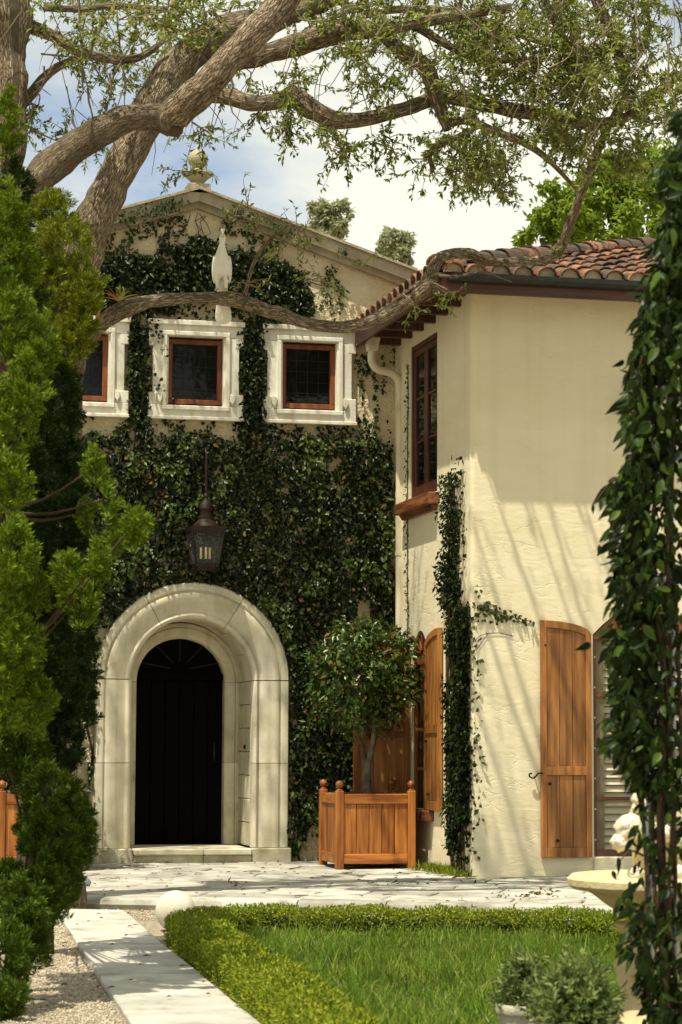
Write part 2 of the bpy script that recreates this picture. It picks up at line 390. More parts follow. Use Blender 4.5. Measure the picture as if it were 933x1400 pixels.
def link(name, me, mat, parent=None, centre=False):
    """link a mesh given in world coordinates; a child keeps its place, a top-level mesh gets its origin at its base"""
    o = bpy.data.objects.new(name, me)
    COL.objects.link(o)
    if mat is not None and not me.materials:
        me.materials.append(mat)
    if parent is not None:
        o.parent = parent
        o.location = -wloc(parent)
    if centre:
        n = len(me.vertices)
        a = np.empty(n * 3, 'f'); me.vertices.foreach_get('co', a); a = a.reshape(-1, 3)
        lo, hi = a.min(0), a.max(0)
        c = np.array([(lo[0] + hi[0]) / 2, (lo[1] + hi[1]) / 2, lo[2] if parent is None else (lo[2] + hi[2]) / 2], 'f')
        me.vertices.foreach_set('co', (a - c).ravel()); me.update()
        o.location = Vector([float(q) for q in c]) - (wloc(parent) if parent is not None else Vector((0, 0, 0)))
    return o

def npmesh(name, V, F):
    """fast mesh from arrays; F is (n, k)"""
    me = bpy.data.meshes.new(name)
    V = np.asarray(V, 'f').reshape(-1, 3); F = np.asarray(F, 'i')
    me.vertices.add(len(V)); me.vertices.foreach_set('co', V.ravel())
    me.loops.add(F.size); me.loops.foreach_set('vertex_index', F.ravel())
    me.polygons.add(len(F)); me.polygons.foreach_set('loop_start', np.arange(0, F.size, F.shape[1], dtype='i'))
    me.update(calc_edges=True)
    return me

class MB:
    """collects shapes into one mesh"""
    def __init__(self, mtx=None):
        self.v, self.f, self.uv, self.m = [], [], {}, mtx
    def add(self, vs, fs):
        b = len(self.v)
        self.v += [tuple(p) for p in vs]
        self.f += [tuple(b + i for i in q) for q in fs]
    def box(self, x0, x1, y0, y1, z0, z1):
        self.add([(x0, y0, z0), (x1, y0, z0), (x1, y1, z0), (x0, y1, z0), (x0, y0, z1), (x1, y0, z1), (x1, y1, z1), (x0, y1, z1)],
                 [(0, 3, 2, 1), (4, 5, 6, 7), (0, 1, 5, 4), (1, 2, 6, 5), (2, 3, 7, 6), (3, 0, 4, 7)])
        return self
    def prism(self, poly, a0, a1, axis=1):
        """a polygon (two coordinates) extruded along one axis from a0 to a1"""
        n = len(poly)
        def mk(p, a):
            return (a, p[0], p[1]) if axis == 0 else (p[0], a, p[1]) if axis == 1 else (p[0], p[1], a)
        vs = [mk(p, a0) for p in poly] + [mk(p, a1) for p in poly]
        fs = [tuple(range(n)), tuple(range(2 * n - 1, n - 1, -1))] + [(i, i + n, (i + 1) % n + n, (i + 1) % n) for i in range(n)]
        self.add(vs, fs)
        return self
    def lathe(self, prof, c=(0, 0, 0), n=20, a0=0.0, a1=2 * math.pi):
        """profile of (radius, z) turned about the vertical through c"""
        full = abs(a1 - a0) > 6.28
        m = n if full else n + 1
        vs = []
        for r, z in prof:
            for k in range(m):
                a = a0 + (a1 - a0) * k / n
                vs.append((c[0] + r * math.cos(a), c[1] + r * math.sin(a), c[2] + z))
        fs = []
        for i in range(len(prof) - 1):
            for k in range(n):
                k2 = (k + 1) % m
                fs.append((i * m + k, i * m + k2, (i + 1) * m + k2, (i + 1) * m + k))
        self.add(vs, fs)
        return self
    def ball(self, c, r, n=10, sq=(1, 1, 1)):
        prof = [(max(1e-4, math.sin(math.pi * i / n)) , -math.cos(math.pi * i / n)) for i in range(n + 1)]
        b = len(self.v)
        self.lathe(prof, (0, 0, 0), n * 2)
        for i in range(b, len(self.v)):
            x, y, z = self.v[i]
            self.v[i] = (c[0] + x * r * sq[0], c[1] + y * r * sq[1], c[2] + z * r * sq[2])
        return self
    def tube(self, pts, rad, n=8, res=1, rough=0.0, cap=True):
        """a tapered tube through points (Catmull-Rom if res > 1), with uv round/along"""
        P = [np.array(p, float) for p in pts]
        rd = [rad] * len(P) if isinstance(rad, (int, float)) else list(rad)
        if res > 1 and len(P) > 2:
            Q, r_ = [], []
            for i in range(len(P) - 1):
                p0 = P[i - 1] if i else 2 * P[0] - P[1]
                p3 = P[i + 2] if i + 2 < len(P) else 2 * P[-1] - P[-2]
                for k in range(res):
                    t = k / res
                    Q.append(0.5 * ((2 * P[i]) + (P[i + 1] - p0) * t + (2 * p0 - 5 * P[i] + 4 * P[i + 1] - p3) * t * t + (-p0 + 3 * P[i] - 3 * P[i + 1] + p3) * t ** 3))
                    r_.append(rd[i] * (1 - t) + rd[i + 1] * t)
            Q.append(P[-1]); r_.append(rd[-1])
            P, rd = Q, r_
        b = len(self.v)
        prev, L = None, 0.0
        for i, p in enumerate(P):
            d = P[min(i + 1, len(P) - 1)] - P[max(i - 1, 0)]
            d /= np.linalg.norm(d) + 1e-9
            if prev is None:
                a = np.cross(d, (0, 0, 1) if abs(d[2]) < 0.9 else (1, 0, 0))
            else:
                a = prev - d * (prev @ d)
            a /= np.linalg.norm(a) + 1e-9
            prev = a
            c = np.cross(d, a)
            if i: L += np.linalg.norm(p - P[i - 1])
            for k in range(n):
                an = 2 * math.pi * k / n
                u = a * math.cos(an) + c * math.sin(an)
                r = rd[i]
                if rough:
                    q = p + u * r
                    r *= 1 + rough * noise.noise(Vector(q * 3.1)) + 0.6 * rough * noise.noise(Vector(q * 8.0))
                self.uv[len(self.v)] = (k / n * max(0.2, max(rd) * 6), L)
                self.v.append(tuple(p + u * r))
        m = len(P)
        for i in range(m - 1):
            for k in range(n):
                k2 = (k + 1) % n
                self.f.append((b + i * n + k, b + i * n + k2, b + (i + 1) * n + k2, b + (i + 1) * n + k))
        if cap:
            self.f.append(tuple(b + k for k in range(n - 1, -1, -1)))
            self.f.append(tuple(b + (m - 1) * n + k for k in range(n)))
        return self
    def mesh(self, name, smooth=False, bevel=0.0, fix=True):
        me = bpy.data.meshes.new(name)
        vs = self.v if self.m is None else [tuple(self.m @ Vector(p)) for p in self.v]
        me.from_pydata(vs, [], self.f)
        if self.uv:
            ul = me.uv_layers.new(name='uv')
            vi = np.empty(len(me.loops), 'i'); me.loops.foreach_get('vertex_index', vi)
            tab = np.zeros((len(vs), 2), 'f')
            for k, t in self.uv.items(): tab[k] = t
            ul.data.foreach_set('uv', tab[vi].ravel())
        if fix or bevel:
            bm = bmesh.new(); bm.from_mesh(me)
            if bevel:
                bmesh.ops.bevel(bm, geom=bm.edges[:], offset=bevel, segments=1, affect='EDGES', clamp_overlap=True)
            bmesh.ops.recalc_face_normals(bm, faces=bm.faces[:])
            bm.to_mesh(me); bm.free()
        if smooth:
            me.polygons.foreach_set('use_smooth', [True] * len(me.polygons))
            if smooth == 'auto':
                try: me.set_sharp_from_angle(angle=R(40))
                except Exception: pass
        me.update()
        return me
    def build(self, name, mat, parent=None, smooth=False, bevel=0.0, centre=False, fix=True):
        return link(name, self.mesh(name, smooth, bevel, fix), mat, parent, centre)

def children(o):
    return [c for c in SC.objects if c.parent is o]

def copy_tree(o, parent=None):
    c = o.copy(); COL.objects.link(c)
    if parent is not None: c.parent = parent
    for ch in children(o): copy_tree(ch, c)
    return c

def unit(a):
    a = np.asarray(a, float)
    return a / (np.linalg.norm(a, axis=-1, keepdims=True) + 1e-9)

def leaves(name, P, T, N, L, W, mat, parent=None, fold=0.22, centre=False):
    """many four-point folded leaves as one mesh: base P, tip direction T, face normal N"""
    P, T = np.asarray(P, float), unit(T)
    N = unit(N - T * (np.sum(np.asarray(N) * T, 1, keepdims=True)))
    B = np.cross(T, N)
    n = len(P)
    L = np.broadcast_to(np.asarray(L, float), (n,))[:, None]; W = np.broadcast_to(np.asarray(W, float), (n,))[:, None]
    V = np.empty((n, 4, 3))
    V[:, 0] = P
    V[:, 1] = P + T * L * 0.45 + B * W * 0.5 + N * W * fold
    V[:, 2] = P + T * L - N * L * 0.08
    V[:, 3] = P + T * L * 0.45 - B * W * 0.5 + N * W * fold
    k = np.arange(n)[:, None] * 4
    F = np.concatenate([k + np.array([[0, 2, 1]]), k + np.array([[0, 3, 2]])], 1).reshape(-1, 3)
    return link(name, npmesh(name, V, F), mat, parent, centre)

def blades(name, P, T, L, W, mat, parent=None, bend=0.25, centre=False):
    """thin three-triangle blades (grass, needles): base P, direction T, curving over"""
    P, T = np.asarray(P, float), unit(T)
    n = len(P)
    side = unit(np.cross(T, unit(rng.normal(size=(n, 3)))))
    L = np.broadcast_to(np.asarray(L, float), (n,))[:, None]; W = np.broadcast_to(np.asarray(W, float), (n,))[:, None]
    bd = np.cross(T, side) * bend
    V = np.empty((n, 5, 3))
    V[:, 0] = P - side * W * 0.4; V[:, 1] = P + side * W * 0.4
    mid = P + T * L * 0.55 + bd * L * 0.18
    V[:, 2] = mid - side * W * 0.5; V[:, 3] = mid + side * W * 0.5
    V[:, 4] = P + T * L * 0.98 + bd * L * 0.6
    k = np.arange(n)[:, None] * 5
    F = np.concatenate([k + np.array([[0, 1, 3]]), k + np.array([[0, 3, 2]]), k + np.array([[2, 3, 4]])], 1).reshape(-1, 3)
    return link(name, npmesh(name, V, F), mat, parent, centre)

def tri_needles(P, T, L, W):
    n = len(P)
    T = unit(T)
    side = unit(np.cross(T, unit(rng.normal(size=(n, 3)))))
    L = np.broadcast_to(np.asarray(L, float), (n,))[:, None]; W = np.broadcast_to(np.asarray(W, float), (n,))[:, None]
    V = np.empty((n, 4, 3))
    V[:, 0] = P; V[:, 1] = P + T * L * 0.5 + side * W * 0.5; V[:, 2] = P + T * L; V[:, 3] = P + T * L * 0.5 - side * W * 0.5
    return V.reshape(-1, 3), (np.arange(n)[:, None] * 4 + np.array([[0, 1, 2, 3]]))

def nz(x, y, z=0.0):
    return noise.noise(Vector((x, y, z)))

# ================================================================== GROUND
mb = MB()
mb.add([(-300, -120, -0.1), (300, -120, -0.1), (300, 400, -0.1), (-300, 400, -0.1)], [(0, 1, 2, 3)])
tag(mb.build('ground', M['gravel'], fix=False), kind='structure')

# terrace: bedding sheet, slabs laid in rows parallel to its front edge, rounded kerb stones
E0, E1 = np.array([-1.9, -5.55]), np.array([2.35, -7.45])
ed = (E1 - E0) / np.linalg.norm(E1 - E0)
en = np.array([-ed[1], ed[0]])         # into the terrace, towards the house
def tw(s, t):
    p = E0 + ed * s + en * t
    return float(p[0]), float(p[1])
terrace = thing('terrace', (0, -3, 0), kind='structure')
mb = MB()
poly = [tw(-3.2, 0.06), tw(4.75, 0.06), (8.5, -6.5), (8.5, 0.5), (-6, 0.5), (-6, -3)]
mb.prism(poly, -0.1, -0.028, axis=2)
mb.build('bedding', M['joint'], terrace)
def clip(poly, a, b, c):
    """keep the side a*x + b*y >= c"""
    out = []
    for i in range(len(poly)):
        p, q = poly[i], poly[(i + 1) % len(poly)]
        dp, dq = a * p[0] + b * p[1] - c, a * q[0] + b * q[1] - c
        if dp >= 0: out.append(p)
        if dp * dq < 0:
            t = dp / (dp - dq)
            out.append((p[0] + (q[0] - p[0]) * t, p[1] + (q[1] - p[1]) * t))
    return out
def slab(poly, z0, z1, name, mat, parent, tilt=0.004, bevel=0.008):
    mb = MB()
    cx = sum(p[0] for p in poly) / len(poly); cy = sum(p[1] for p in poly) / len(poly)
    a, b, h = random.uniform(-tilt, tilt), random.uniform(-tilt, tilt), random.uniform(-0.004, 0.006)
    n = len(poly)
    vs = [(p[0], p[1], z0) for p in poly] + [(p[0], p[1], z1 + h + a * (p[0] - cx) + b * (p[1] - cy)) for p in poly]
    fs = [tuple(range(n - 1, -1, -1)), tuple(range(n, 2 * n))] + [(i, (i + 1) % n, (i + 1) % n + n, i + n) for i in range(n)]
    mb.add(vs, fs)
    return mb.build(name, mat, parent, bevel=bevel)
t = 0.30
nslab = 0
while t < 7.2:
    h = random.choice([0.42, 0.5, 0.6, 0.7])
    s = -2.6 + random.uniform(-0.5, 0)
    while s < 7.5:
        w = random.choice([0.45, 0.6, 0.75, 0.9, 1.1])
        g = 0.013
        j = lambda: random.uniform(-0.012, 0.012)
        q = [tw(s + g + j(), t + g + j()), tw(s + w - g + j(), t + g + j()), tw(s + w - g + j(), t + h - g + j()), tw(s + g + j(), t + h - g + j())]
        q = clip(q, 0, -1, 0.03)                      # in front of the facade
        if len(q) > 2:
            if min(p[0] for p in q) > 2.25 and max(p[1] for p in q) > -3.1:
                q = clip(q, 0, -1, 3.17)
            elif max(p[0] for p in q) > 2.28 and max(p[1] for p in q) > -3.1:
                q = clip(q, -1, 0, -2.28)
        if len(q) > 2:
            ar = 0.5 * abs(sum(q[i][0] * q[(i + 1) % len(q)][1] - q[(i + 1) % len(q)][0] * q[i][1] for i in range(len(q))))
            if ar > 0.04 and max(p[0] for p in q) < 6.5 and nslab < 280:
                slab(q, -0.06, 0.0, 'slab', M['slab'], terrace, tilt=0.008, bevel=0.01)
                nslab += 1
        s += w
    t += h
s = -2.8
while s < 4.6:                                        # rounded kerb stones along the front edge
    w = random.uniform(0.7, 1.1)
    e = min(s + w, 4.7)
    mb = MB()
    prof = [(0.0, -0.1), (-0.02, -0.055), (0.0, -0.015), (0.05, 0.004), (0.285, 0.004), (0.285, -0.1)]
    vs = []
    for k in (s + 0.006, e - 0.006):
        for (o_, z) in prof:
            x, y = tw(k, o_); vs.append((x, y, z))
    n = len(prof)
    mb.add(vs, [tuple(range(n)), tuple(range(2 * n - 1, n - 1, -1))] + [(i, i + n, (i + 1) % n + n, (i + 1) % n) for i in range(n)])
    mb.build('kerb_stone', M['slab'], terrace)
    s += w

# a lower strip of paving between terrace and hedge on the right
lowp = thing('paving', (1.5, -7.8, -0.1), kind='structure')
s = 1.35
while s < 5.0:
    w = random.uniform(0.7, 1.0)
    slab([tw(s + 0.008, -0.62), tw(s + w - 0.008, -0.62), tw(s + w - 0.008, -0.06), tw(s + 0.008, -0.06)], -0.12, -0.066, 'slab', M['path_slab'], lowp)
    s += w

# garden path: long slabs running to the viewer
path = thing('path', (-2.2, -10, -0.1), kind='structure')
pa, pb = np.array([-2.17, -6.0]), np.array([-2.62, -13.72])
qa, qb = np.array([-1.63, -6.28]), np.array([-1.98, -13.84])
k = 0.0
while k < 1.55:
    dk = random.uniform(0.075, 0.11)
    a, b = pa + (pb - pa) * (k + 0.0012), pa + (pb - pa) * (k + dk - 0.0012)
    c, d = qa + (qb - qa) * (k + 0.0012), qa + (qb - qa) * (k + dk - 0.0012)
    slab([tuple(b), tuple(d), tuple(c), tuple(a)], -0.14, -0.062, 'slab', M['path_slab'], path, tilt=0.006)
    k += dk

# loose shell pebbles
def pebbles(n, region, smin, smax):
    V, F = [], []
    base = np.array([(1, 0, 0), (-1, 0, 0), (0, 1, 0), (0, -1, 0), (0, 0, 1), (0, 0, -1)], float)
    tri = np.array([(0, 2, 4), (2, 1, 4), (1, 3, 4), (3, 0, 4), (2, 0, 5), (1, 2, 5), (3, 1, 5), (0, 3, 5)])
    k = 0
    for _ in range(n):
        x, y = region()
        sc = random.uniform(smin, smax) * np.array([random.uniform(.7, 1.3), random.uniform(.7, 1.3), random.uniform(.4, .8)])
        a = random.uniform(0, 6.28); ca, sa = math.cos(a), math.sin(a)
        v = (base + rng.normal(scale=.12, size=(6, 3))) * sc
        v = np.stack([v[:, 0] * ca - v[:, 1] * sa, v[:, 0] * sa + v[:, 1] * ca, v[:, 2]], 1) + (x, y, -0.1 + sc[2] * 0.35)
        V.append(v); F.append(tri + 6 * k); k += 1
    return npmesh('gravel', np.concatenate(V), np.concatenate(F))
def reg_left():
    y = random.uniform(-14.6, -6.6)
    return -2.17 - 0.0583 * (-6 - y) - abs(random.gauss(0, 0.6)) - 0.005, y
def reg_mid():
    s = random.uniform(-0.15, 1.5)
    return tw(s + 0.35, -random.uniform(0.03, 1.15))
tag(link('gravel', pebbles(12000, reg_left, 0.005, 0.014), M['pebble']), kind='stuff')
tag(link('gravel', pebbles(1800, reg_mid, 0.005, 0.014), M['pebble']), kind='stuff')

# ================================================================== ENTRANCE HOUSE
house = thing('entrance_house', (0, 0, 0), 'gabled tan stucco entrance front with arched stone doorway and three small square windows', 'building')
WIN_X = (-1.345, -0.036, 1.28)
PITCHZ = 0.322
def gable_z(x): return 7.40 - PITCHZ * abs(x + 0.03)
outer = [(-6, -0.1), (3.4, -0.1), (3.4, gable_z(3.4)), (-0.03, gable_z(-0.03)), (-6, gable_z(-6))]
holes = []
for wx in WIN_X:
    holes.append([(wx - 0.33, 5.11), (wx - 0.33, 5.90), (wx + 0.33, 5.90), (wx + 0.33, 5.11)])
NA = 24
def arch(r, zs, cx=-0.03, n=NA, z0=0.0):
    return [(cx - r, z0)] + [(cx + r * math.cos(math.pi - math.pi * i / n), zs + r * math.sin(math.pi * i / n)) for i in range(n + 1)] + [(cx + r, z0)]
DX, ZS = -0.03, 2.02
holes.append(arch(0.80, ZS))
pl = [[Vector((p[0], p[1], 0)) for p in outer]] + [[Vector((p[0], p[1], 0)) for p in h] for h in holes]
flat = [p for q in pl for p in q]
mb = MB()
mb.add([(p.x, 0.0, p.y) for p in flat], tessellate_polygon(pl))
for h in holes:
    n = len(h)
    vs = [(p[0], 0.0, p[1]) for p in h] + [(p[0], 0.35, p[1]) for p in h]
    mb.add(vs, [(i, (i + 1) % n, (i + 1) % n + n, i + n) for i in range(n)])
mb.build('wall', M['facade_stucco'], house, fix=False)
mb = MB()                                             # side and rear walls
mb.add([(-6, 0.002, -0.1), (-6, 7, -0.1), (-6, 7, gable_z(-6)), (-6, 0.002, gable_z(-6))], [(0, 1, 2, 3)])
mb.add([(3.4, 0.002, -0.1), (3.4, 7, -0.1), (3.4, 7, gable_z(3.4)), (3.4, 0.002, gable_z(3.4))], [(0, 1, 2, 3)])
mb.add([(-6, 7, -0.1), (3.4, 7, -0.1), (3.4, 7, gable_z(3.4)), (-0.03, 7, gable_z(0)), (-6, 7, gable_z(-6))], [(0, 1, 2, 3, 4)])
mb.build('rear_wall', M['facade_stucco'], house, fix=False)
mb = MB()
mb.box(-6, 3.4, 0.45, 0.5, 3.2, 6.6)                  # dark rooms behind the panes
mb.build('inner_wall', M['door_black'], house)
mb = MB()
for sx, xe in ((-1, -6.2), (1, 3.5)):
    z0, z1 = 7.57, 7.57 - PITCHZ * abs(xe + 0.03)
    mb.add([(-0.03, 0.02, z0), (xe, 0.02, z1), (xe, 7.1, z1), (-0.03, 7.1, z0), (-0.03, 0.02, z0 - 0.12), (xe, 0.02, z1 - 0.12), (xe, 7.1, z1 - 0.12), (-0.03, 7.1, z0 - 0.12)],
           [(0, 1, 2, 3), (4, 7, 6, 5), (0, 4, 5, 1), (1, 5, 6, 2), (2, 6, 7, 3)])
mb.build('roof', M['tile'], house)
# raking cornices, two fillets each
for sx, xe in ((-1, -6.2), (1, 2.53)):
    mb = MB()
    for (d0, d1, y0) in ((-0.20, -0.13, -0.07), (-0.13, 0.0, -0.15), (0.0, 0.03, -0.19)):
        L = xe + 0.03
        zt = lambda x, d: 7.585 - PITCHZ * abs(x + 0.03) + d
        xm = -0.03
        vs = [(xm, y0, zt(xm, d0)), (xe, y0, zt(xe, d0)), (xe, y0, zt(xe, d1)), (xm, y0, zt(xm, d1)),
              (xm, 0.05, zt(xm, d0)), (xe, 0.05, zt(xe, d0)), (xe, 0.05, zt(xe, d1)), (xm, 0.05, zt(xm, d1))]
        mb.add(vs, [(0, 1, 2, 3), (4, 7, 6, 5), (0, 4, 5, 1), (1, 5, 6, 2), (2, 6, 7, 3), (3, 7, 4, 0)])
    mb.build('cornice', M['old_stone'], house)

# the three small windows: white eared stone surround, red-brown frame, leaded pane
def ring(mb, x0, x1, z0, z1, t, y0, y1):
    mb.box(x0, x1, y0, y1, z1 - t, z1); mb.box(x0, x1, y0, y1, z0, z0 + t)
    mb.box(x0, x0 + t, y0, y1, z0 + t, z1 - t); mb.box(x1 - t, x1, y0, y1, z0 + t, z1 - t)
for wi, wx in enumerate(WIN_X):
    sr = thing('window_surround', (wx, 0, 5), parent=house)
    a, b, c, d = wx - 0.545, wx + 0.545, 4.955, 6.07   # outer outline
    hw = 0.315
    # head with ears, sill with ears, two jambs
    m_ = MB(); m_.box(a, b, -0.09, 0.02, 5.90, d); m_.box(a, a + 0.10, -0.088, 0.02, 5.78, 5.90); m_.box(b - 0.10, b, -0.088, 0.02, 5.78, 5.90)
    m_.box(a - 0.012, b + 0.012, -0.125, 0.02, d - 0.045, d + 0.012); m_.box(wx - hw - 0.07, wx + hw + 0.07, -0.115, -0.05, 5.905, 5.955)
    m_.build('head_stone', M['white_stone'], sr, bevel=0.006)
    m_ = MB(); m_.box(a, b, -0.10, 0.02, c, 5.11); m_.box(a, a + 0.10, -0.098, 0.02, 5.11, 5.25); m_.box(b - 0.10, b, -0.098, 0.02, 5.11, 5.25)
    m_.box(wx - hw - 0.07, wx + hw + 0.07, -0.125, -0.05, 5.055, 5.105); m_.box(a - 0.01, b + 0.01, -0.12, 0.02, c - 0.01, c + 0.03)
    m_.build('sill_stone', M['white_stone'], sr, bevel=0.006)
    for sg in (-1, 1):
        m_ = MB()
        x0, x1 = sorted((wx + sg * hw, wx + sg * 0.495))
        m_.box(x0, x1, -0.085, 0.02, 5.112, 5.898)
        x0, x1 = sorted((wx + sg * (hw + 0.02), wx + sg * (hw + 0.07)))
        m_.box(x0, x1, -0.115, -0.05, 5.107, 5.903)
        m_.build('jamb_stone', M['white_stone'], sr, bevel=0.006)
        m_ = MB()
        xs = sorted((wx + sg * (hw + 0.075), wx + sg * (hw + 0.125)))
        m_.prism([(xs[0], 5.255), (xs[1], 5.235), (xs[1], 5.17), ((xs[0] + xs[1]) / 2, 5.125), (xs[0], 5.16)], -0.135, -0.08)
        m_.build('scroll_bracket', M['white_stone'], sr, bevel=0.005)
    w = MB(); ring(w, wx - 0.313, wx + 0.313, 5.137, 5.878, 0.055, -0.005, 0.09)
    wo = w.build('window', M['window_wood'], house, bevel=0.006)
    p = MB(); p.box(wx - 0.258, wx + 0.258, 0.05, 0.062, 5.192, 5.823); p.build('pane', M['pane'], wo)
    lb = MB()
    for i in (1, 2, 3): lb.box(wx - 0.258 + 0.129 * i - 0.004, wx - 0.258 + 0.129 * i + 0.004, 0.042, 0.0495, 5.192, 5.823)
    lb.build('lead_bar', M['iron'], wo)
    lb = MB()
    for i in (1, 2, 3, 4): lb.box(wx - 0.258, wx + 0.258, 0.044, 0.0485, 5.192 + 0.126 * i - 0.004, 5.192 + 0.126 * i + 0.004)
    lb.build('lead_bar', M['iron'], wo)

# arched doorway: moulded stones, each its own block
ds = thing('door_surround', (0, 0, 0), parent=house)
PROF = [(1.095, 0.02), (1.095, -0.075), (1.08, -0.095), (1.02, -0.105), (1.005, -0.098), (0.998, -0.075), (0.985, -0.075), (0.975, -0.10), (0.955, -0.108),
        (0.92, -0.104), (0.87, -0.088), (0.82, -0.066), (0.775, -0.045), (0.755, -0.038), (0.745, -0.055), (0.725, -0.066), (0.705, -0.062), (0.690, -0.045), (0.683, -0.02), (0.683, 0.10), (0.80, 0.10), (0.80, 0.02)]
def sweep(stations, name):
    """stations: list of functions r -> (x, z)"""
    mb = MB()
    n = len(PROF)
    vs = []
    for st in stations:
        for r, y in PROF:
            x, z = st(r); vs.append((x, y, z))
    fs = [tuple(range(n)), tuple(range(n * len(stations) - 1, n * (len(stations) - 1) - 1, -1))]
    for i in range(len(stations) - 1):
        fs += [(i * n + k, i * n + (k + 1) % n, (i + 1) * n + (k + 1) % n, (i + 1) * n + k) for k in range(n)]
    mb.add(vs, fs)
    return mb.build(name, M['limestone'], ds, smooth='auto')
for sg in (-1, 1):
    for (z0, z1) in ((0.162, 1.094), (1.100, 2.016)):
        sweep([(lambda r, z=z: (DX + sg * r, z)) for z in (z0, z1)], 'jamb_stone')
    mb = MB(); x0, x1 = sorted((DX + sg * 0.665, DX + sg * 1.115)); mb.box(x0, x1, -0.17, 0.02, -0.02, 0.157); mb.build('base_stone', M['damp_stone'], ds, bevel=0.012)
for a0, a1 in ((0.4, 58.6), (59.0, 120.8), (121.2, 179.6)):
    n = 14
    sweep([(lambda r, a=R(a0 + (a1 - a0) * i / n): (DX + r * math.cos(a), 2.02 + r * math.sin(a))) for i in range(n + 1)], 'arch_stone')
# reveal: coursed blocks left and right, soffit stones above
rv = thing('door_reveal', (0, 0.5, 0), parent=house)
for sg in (-1, 1):
    z = 0.16; row = 0
    xi, xo = DX + sg * 0.69, DX + sg * 0.80
    while z < 2.0:
        h = 0.266 if z + 0.27 < 2.0 else 2.02 - z
        cuts = [0.104, 0.95] if row % 2 == 0 else [0.104, 0.53, 0.95]
        for y0, y1 in zip(cuts[:-1], cuts[1:]):
            mb = MB(); x0, x1 = sorted((xi + sg * random.uniform(0, 0.004), xo)); mb.box(x0, x1, y0 + 0.004, y1 - 0.004, z + 0.003, z + h - 0.003)
            mb.build('reveal_stone', M['limestone'], rv, bevel=0.007)
        z += h; row += 1
for i in range(7):
    a0, a1 = math.pi * i / 7 + 0.004, math.pi * (i + 1) / 7 - 0.004
    for y0, y1 in ((0.106, 0.52), (0.53, 0.95)):
        mb = MB(); n = 4
        vs = []
        for k in range(n + 1):
            a = a0 + (a1 - a0) * k / n
            for r, y in ((0.69, y0), (0.69, y1), (0.80, y1), (0.80, y0)):
                vs.append((DX + r * math.cos(a), y, 2.02 + r * math.sin(a)))
        mb.add(vs, [(0, 1, 2, 3), (4 * n + 3, 4 * n + 2, 4 * n + 1, 4 * n)] + [(4 * k + j, 4 * k + (j + 1) % 4, 4 * k + 4 + (j + 1) % 4, 4 * k + 4 + j) for k in range(n) for j in range(4)])
        mb.build('soffit_stone', M['limestone'], rv)
mb = MB(); mb.box(DX - 0.02, DX + 0.02, -0.018, 0.012, -0.02, 0.02)
bell = MB(); bell.lathe([(0.0, 0.0), (0.024, 0.0), (0.026, 0.008), (0.016, 0.018), (0.0, 0.02)], n=14)
bell.m = Matrix.Translation((DX + 0.688, 0.42, 1.275)) @ Matrix.Rotation(R(-90), 4, 'Y')
bell.build('doorbell', M['iron'], house)
# inner stone frame and the black arched door
fr = thing('door_frame', (0, 0.8, 0), parent=house)
PROF2 = [(0.69, 0.95), (0.69, 0.80), (0.655, 0.785), (0.64, 0.80), (0.63, 0.775), (0.56, 0.765), (0.535, 0.78), (0.515, 0.80), (0.505, 0.95)]
def sweep2(stations, name):
    mb = MB(); n = len(PROF2); vs = []
    for st in stations:
        for r, y in PROF2:
            x, z = st(r); vs.append((x, y, z))
    fs = [tuple(range(n)), tuple(range(n * len(stations) - 1, n * (len(stations) - 1) - 1, -1))]
    for i in range(len(stations) - 1):
        fs += [(i * n + k, i * n + (k + 1) % n, (i + 1) * n + (k + 1) % n, (i + 1) * n + k) for k in range(n)]
    mb.add(vs, fs); mb.build(name, M['limestone'], fr, smooth='auto')
for sg in (-1, 1):
    for (z0, z1) in ((0.16, 1.094), (1.098, 2.016)):
        sweep2([(lambda r, z=z: (DX + sg * r, z)) for z in (z0, z1)], 'jamb_stone')
sweep2([(lambda r, a=math.pi * i / 30: (DX + r * math.cos(a), 2.02 + r * math.sin(a) * 0.98)) for i in range(31)], 'arch_stone')
door = thing('door', (DX, 0.9, 0.16), parent=house)
mb = MB(); mb.prism(arch(0.52, 2.02, DX, 24, 0.16), 0.92, 0.97); mb.build('door_backing', M['door_black'], door)
for i in range(6):
    x0 = DX - 0.50 + i * 0.167
    mb = MB(); mb.box(x0 + 0.003, x0 + 0.164, 0.885, 0.918, 0.17, 2.04); mb.build('plank', M['door_black'], door, bevel=0.005)
mb = MB(); mb.box(DX - 0.505, DX + 0.505, 0.86, 0.918, 2.045, 2.12); mb.build('transom_bar', M['door_black'], door)
for k in range(5):
    a = math.pi * (k + 0.5) / 5
    mb = MB(); mb.tube([(DX + 0.12 * math.cos(a), 0.905, 2.14 + 0.12 * math.sin(a)), (DX + 0.48 * math.cos(a), 0.905, 2.12 + 0.40 * math.sin(a))], 0.012, n=6); mb.build('fanlight_bar', M['iron'], door)
mb = MB(); mb.tube([(DX + 0.40, 0.885, 1.12), (DX + 0.40, 0.83, 1.12), (DX + 0.40, 0.83, 1.32), (DX + 0.40, 0.885, 1.32)], 0.012, n=6); mb.build('handle', M['iron'], door)
st = thing('doorstep', (DX, -0.1, 0), parent=house)
for x0, x1 in ((DX - 0.662, DX + 0.12), (DX + 0.124, DX + 0.662)):
    mb = MB(); mb.box(x0, x1, -0.20, 0.98, 0.085, 0.155); mb.build('tread_stone', M['limestone'], st, bevel=0.014)
    mb = MB(); mb.box(x0, x1, -0.16, 0.2, -0.02, 0.083); mb.build('riser_stone', M['damp_stone'], st, bevel=0.008)

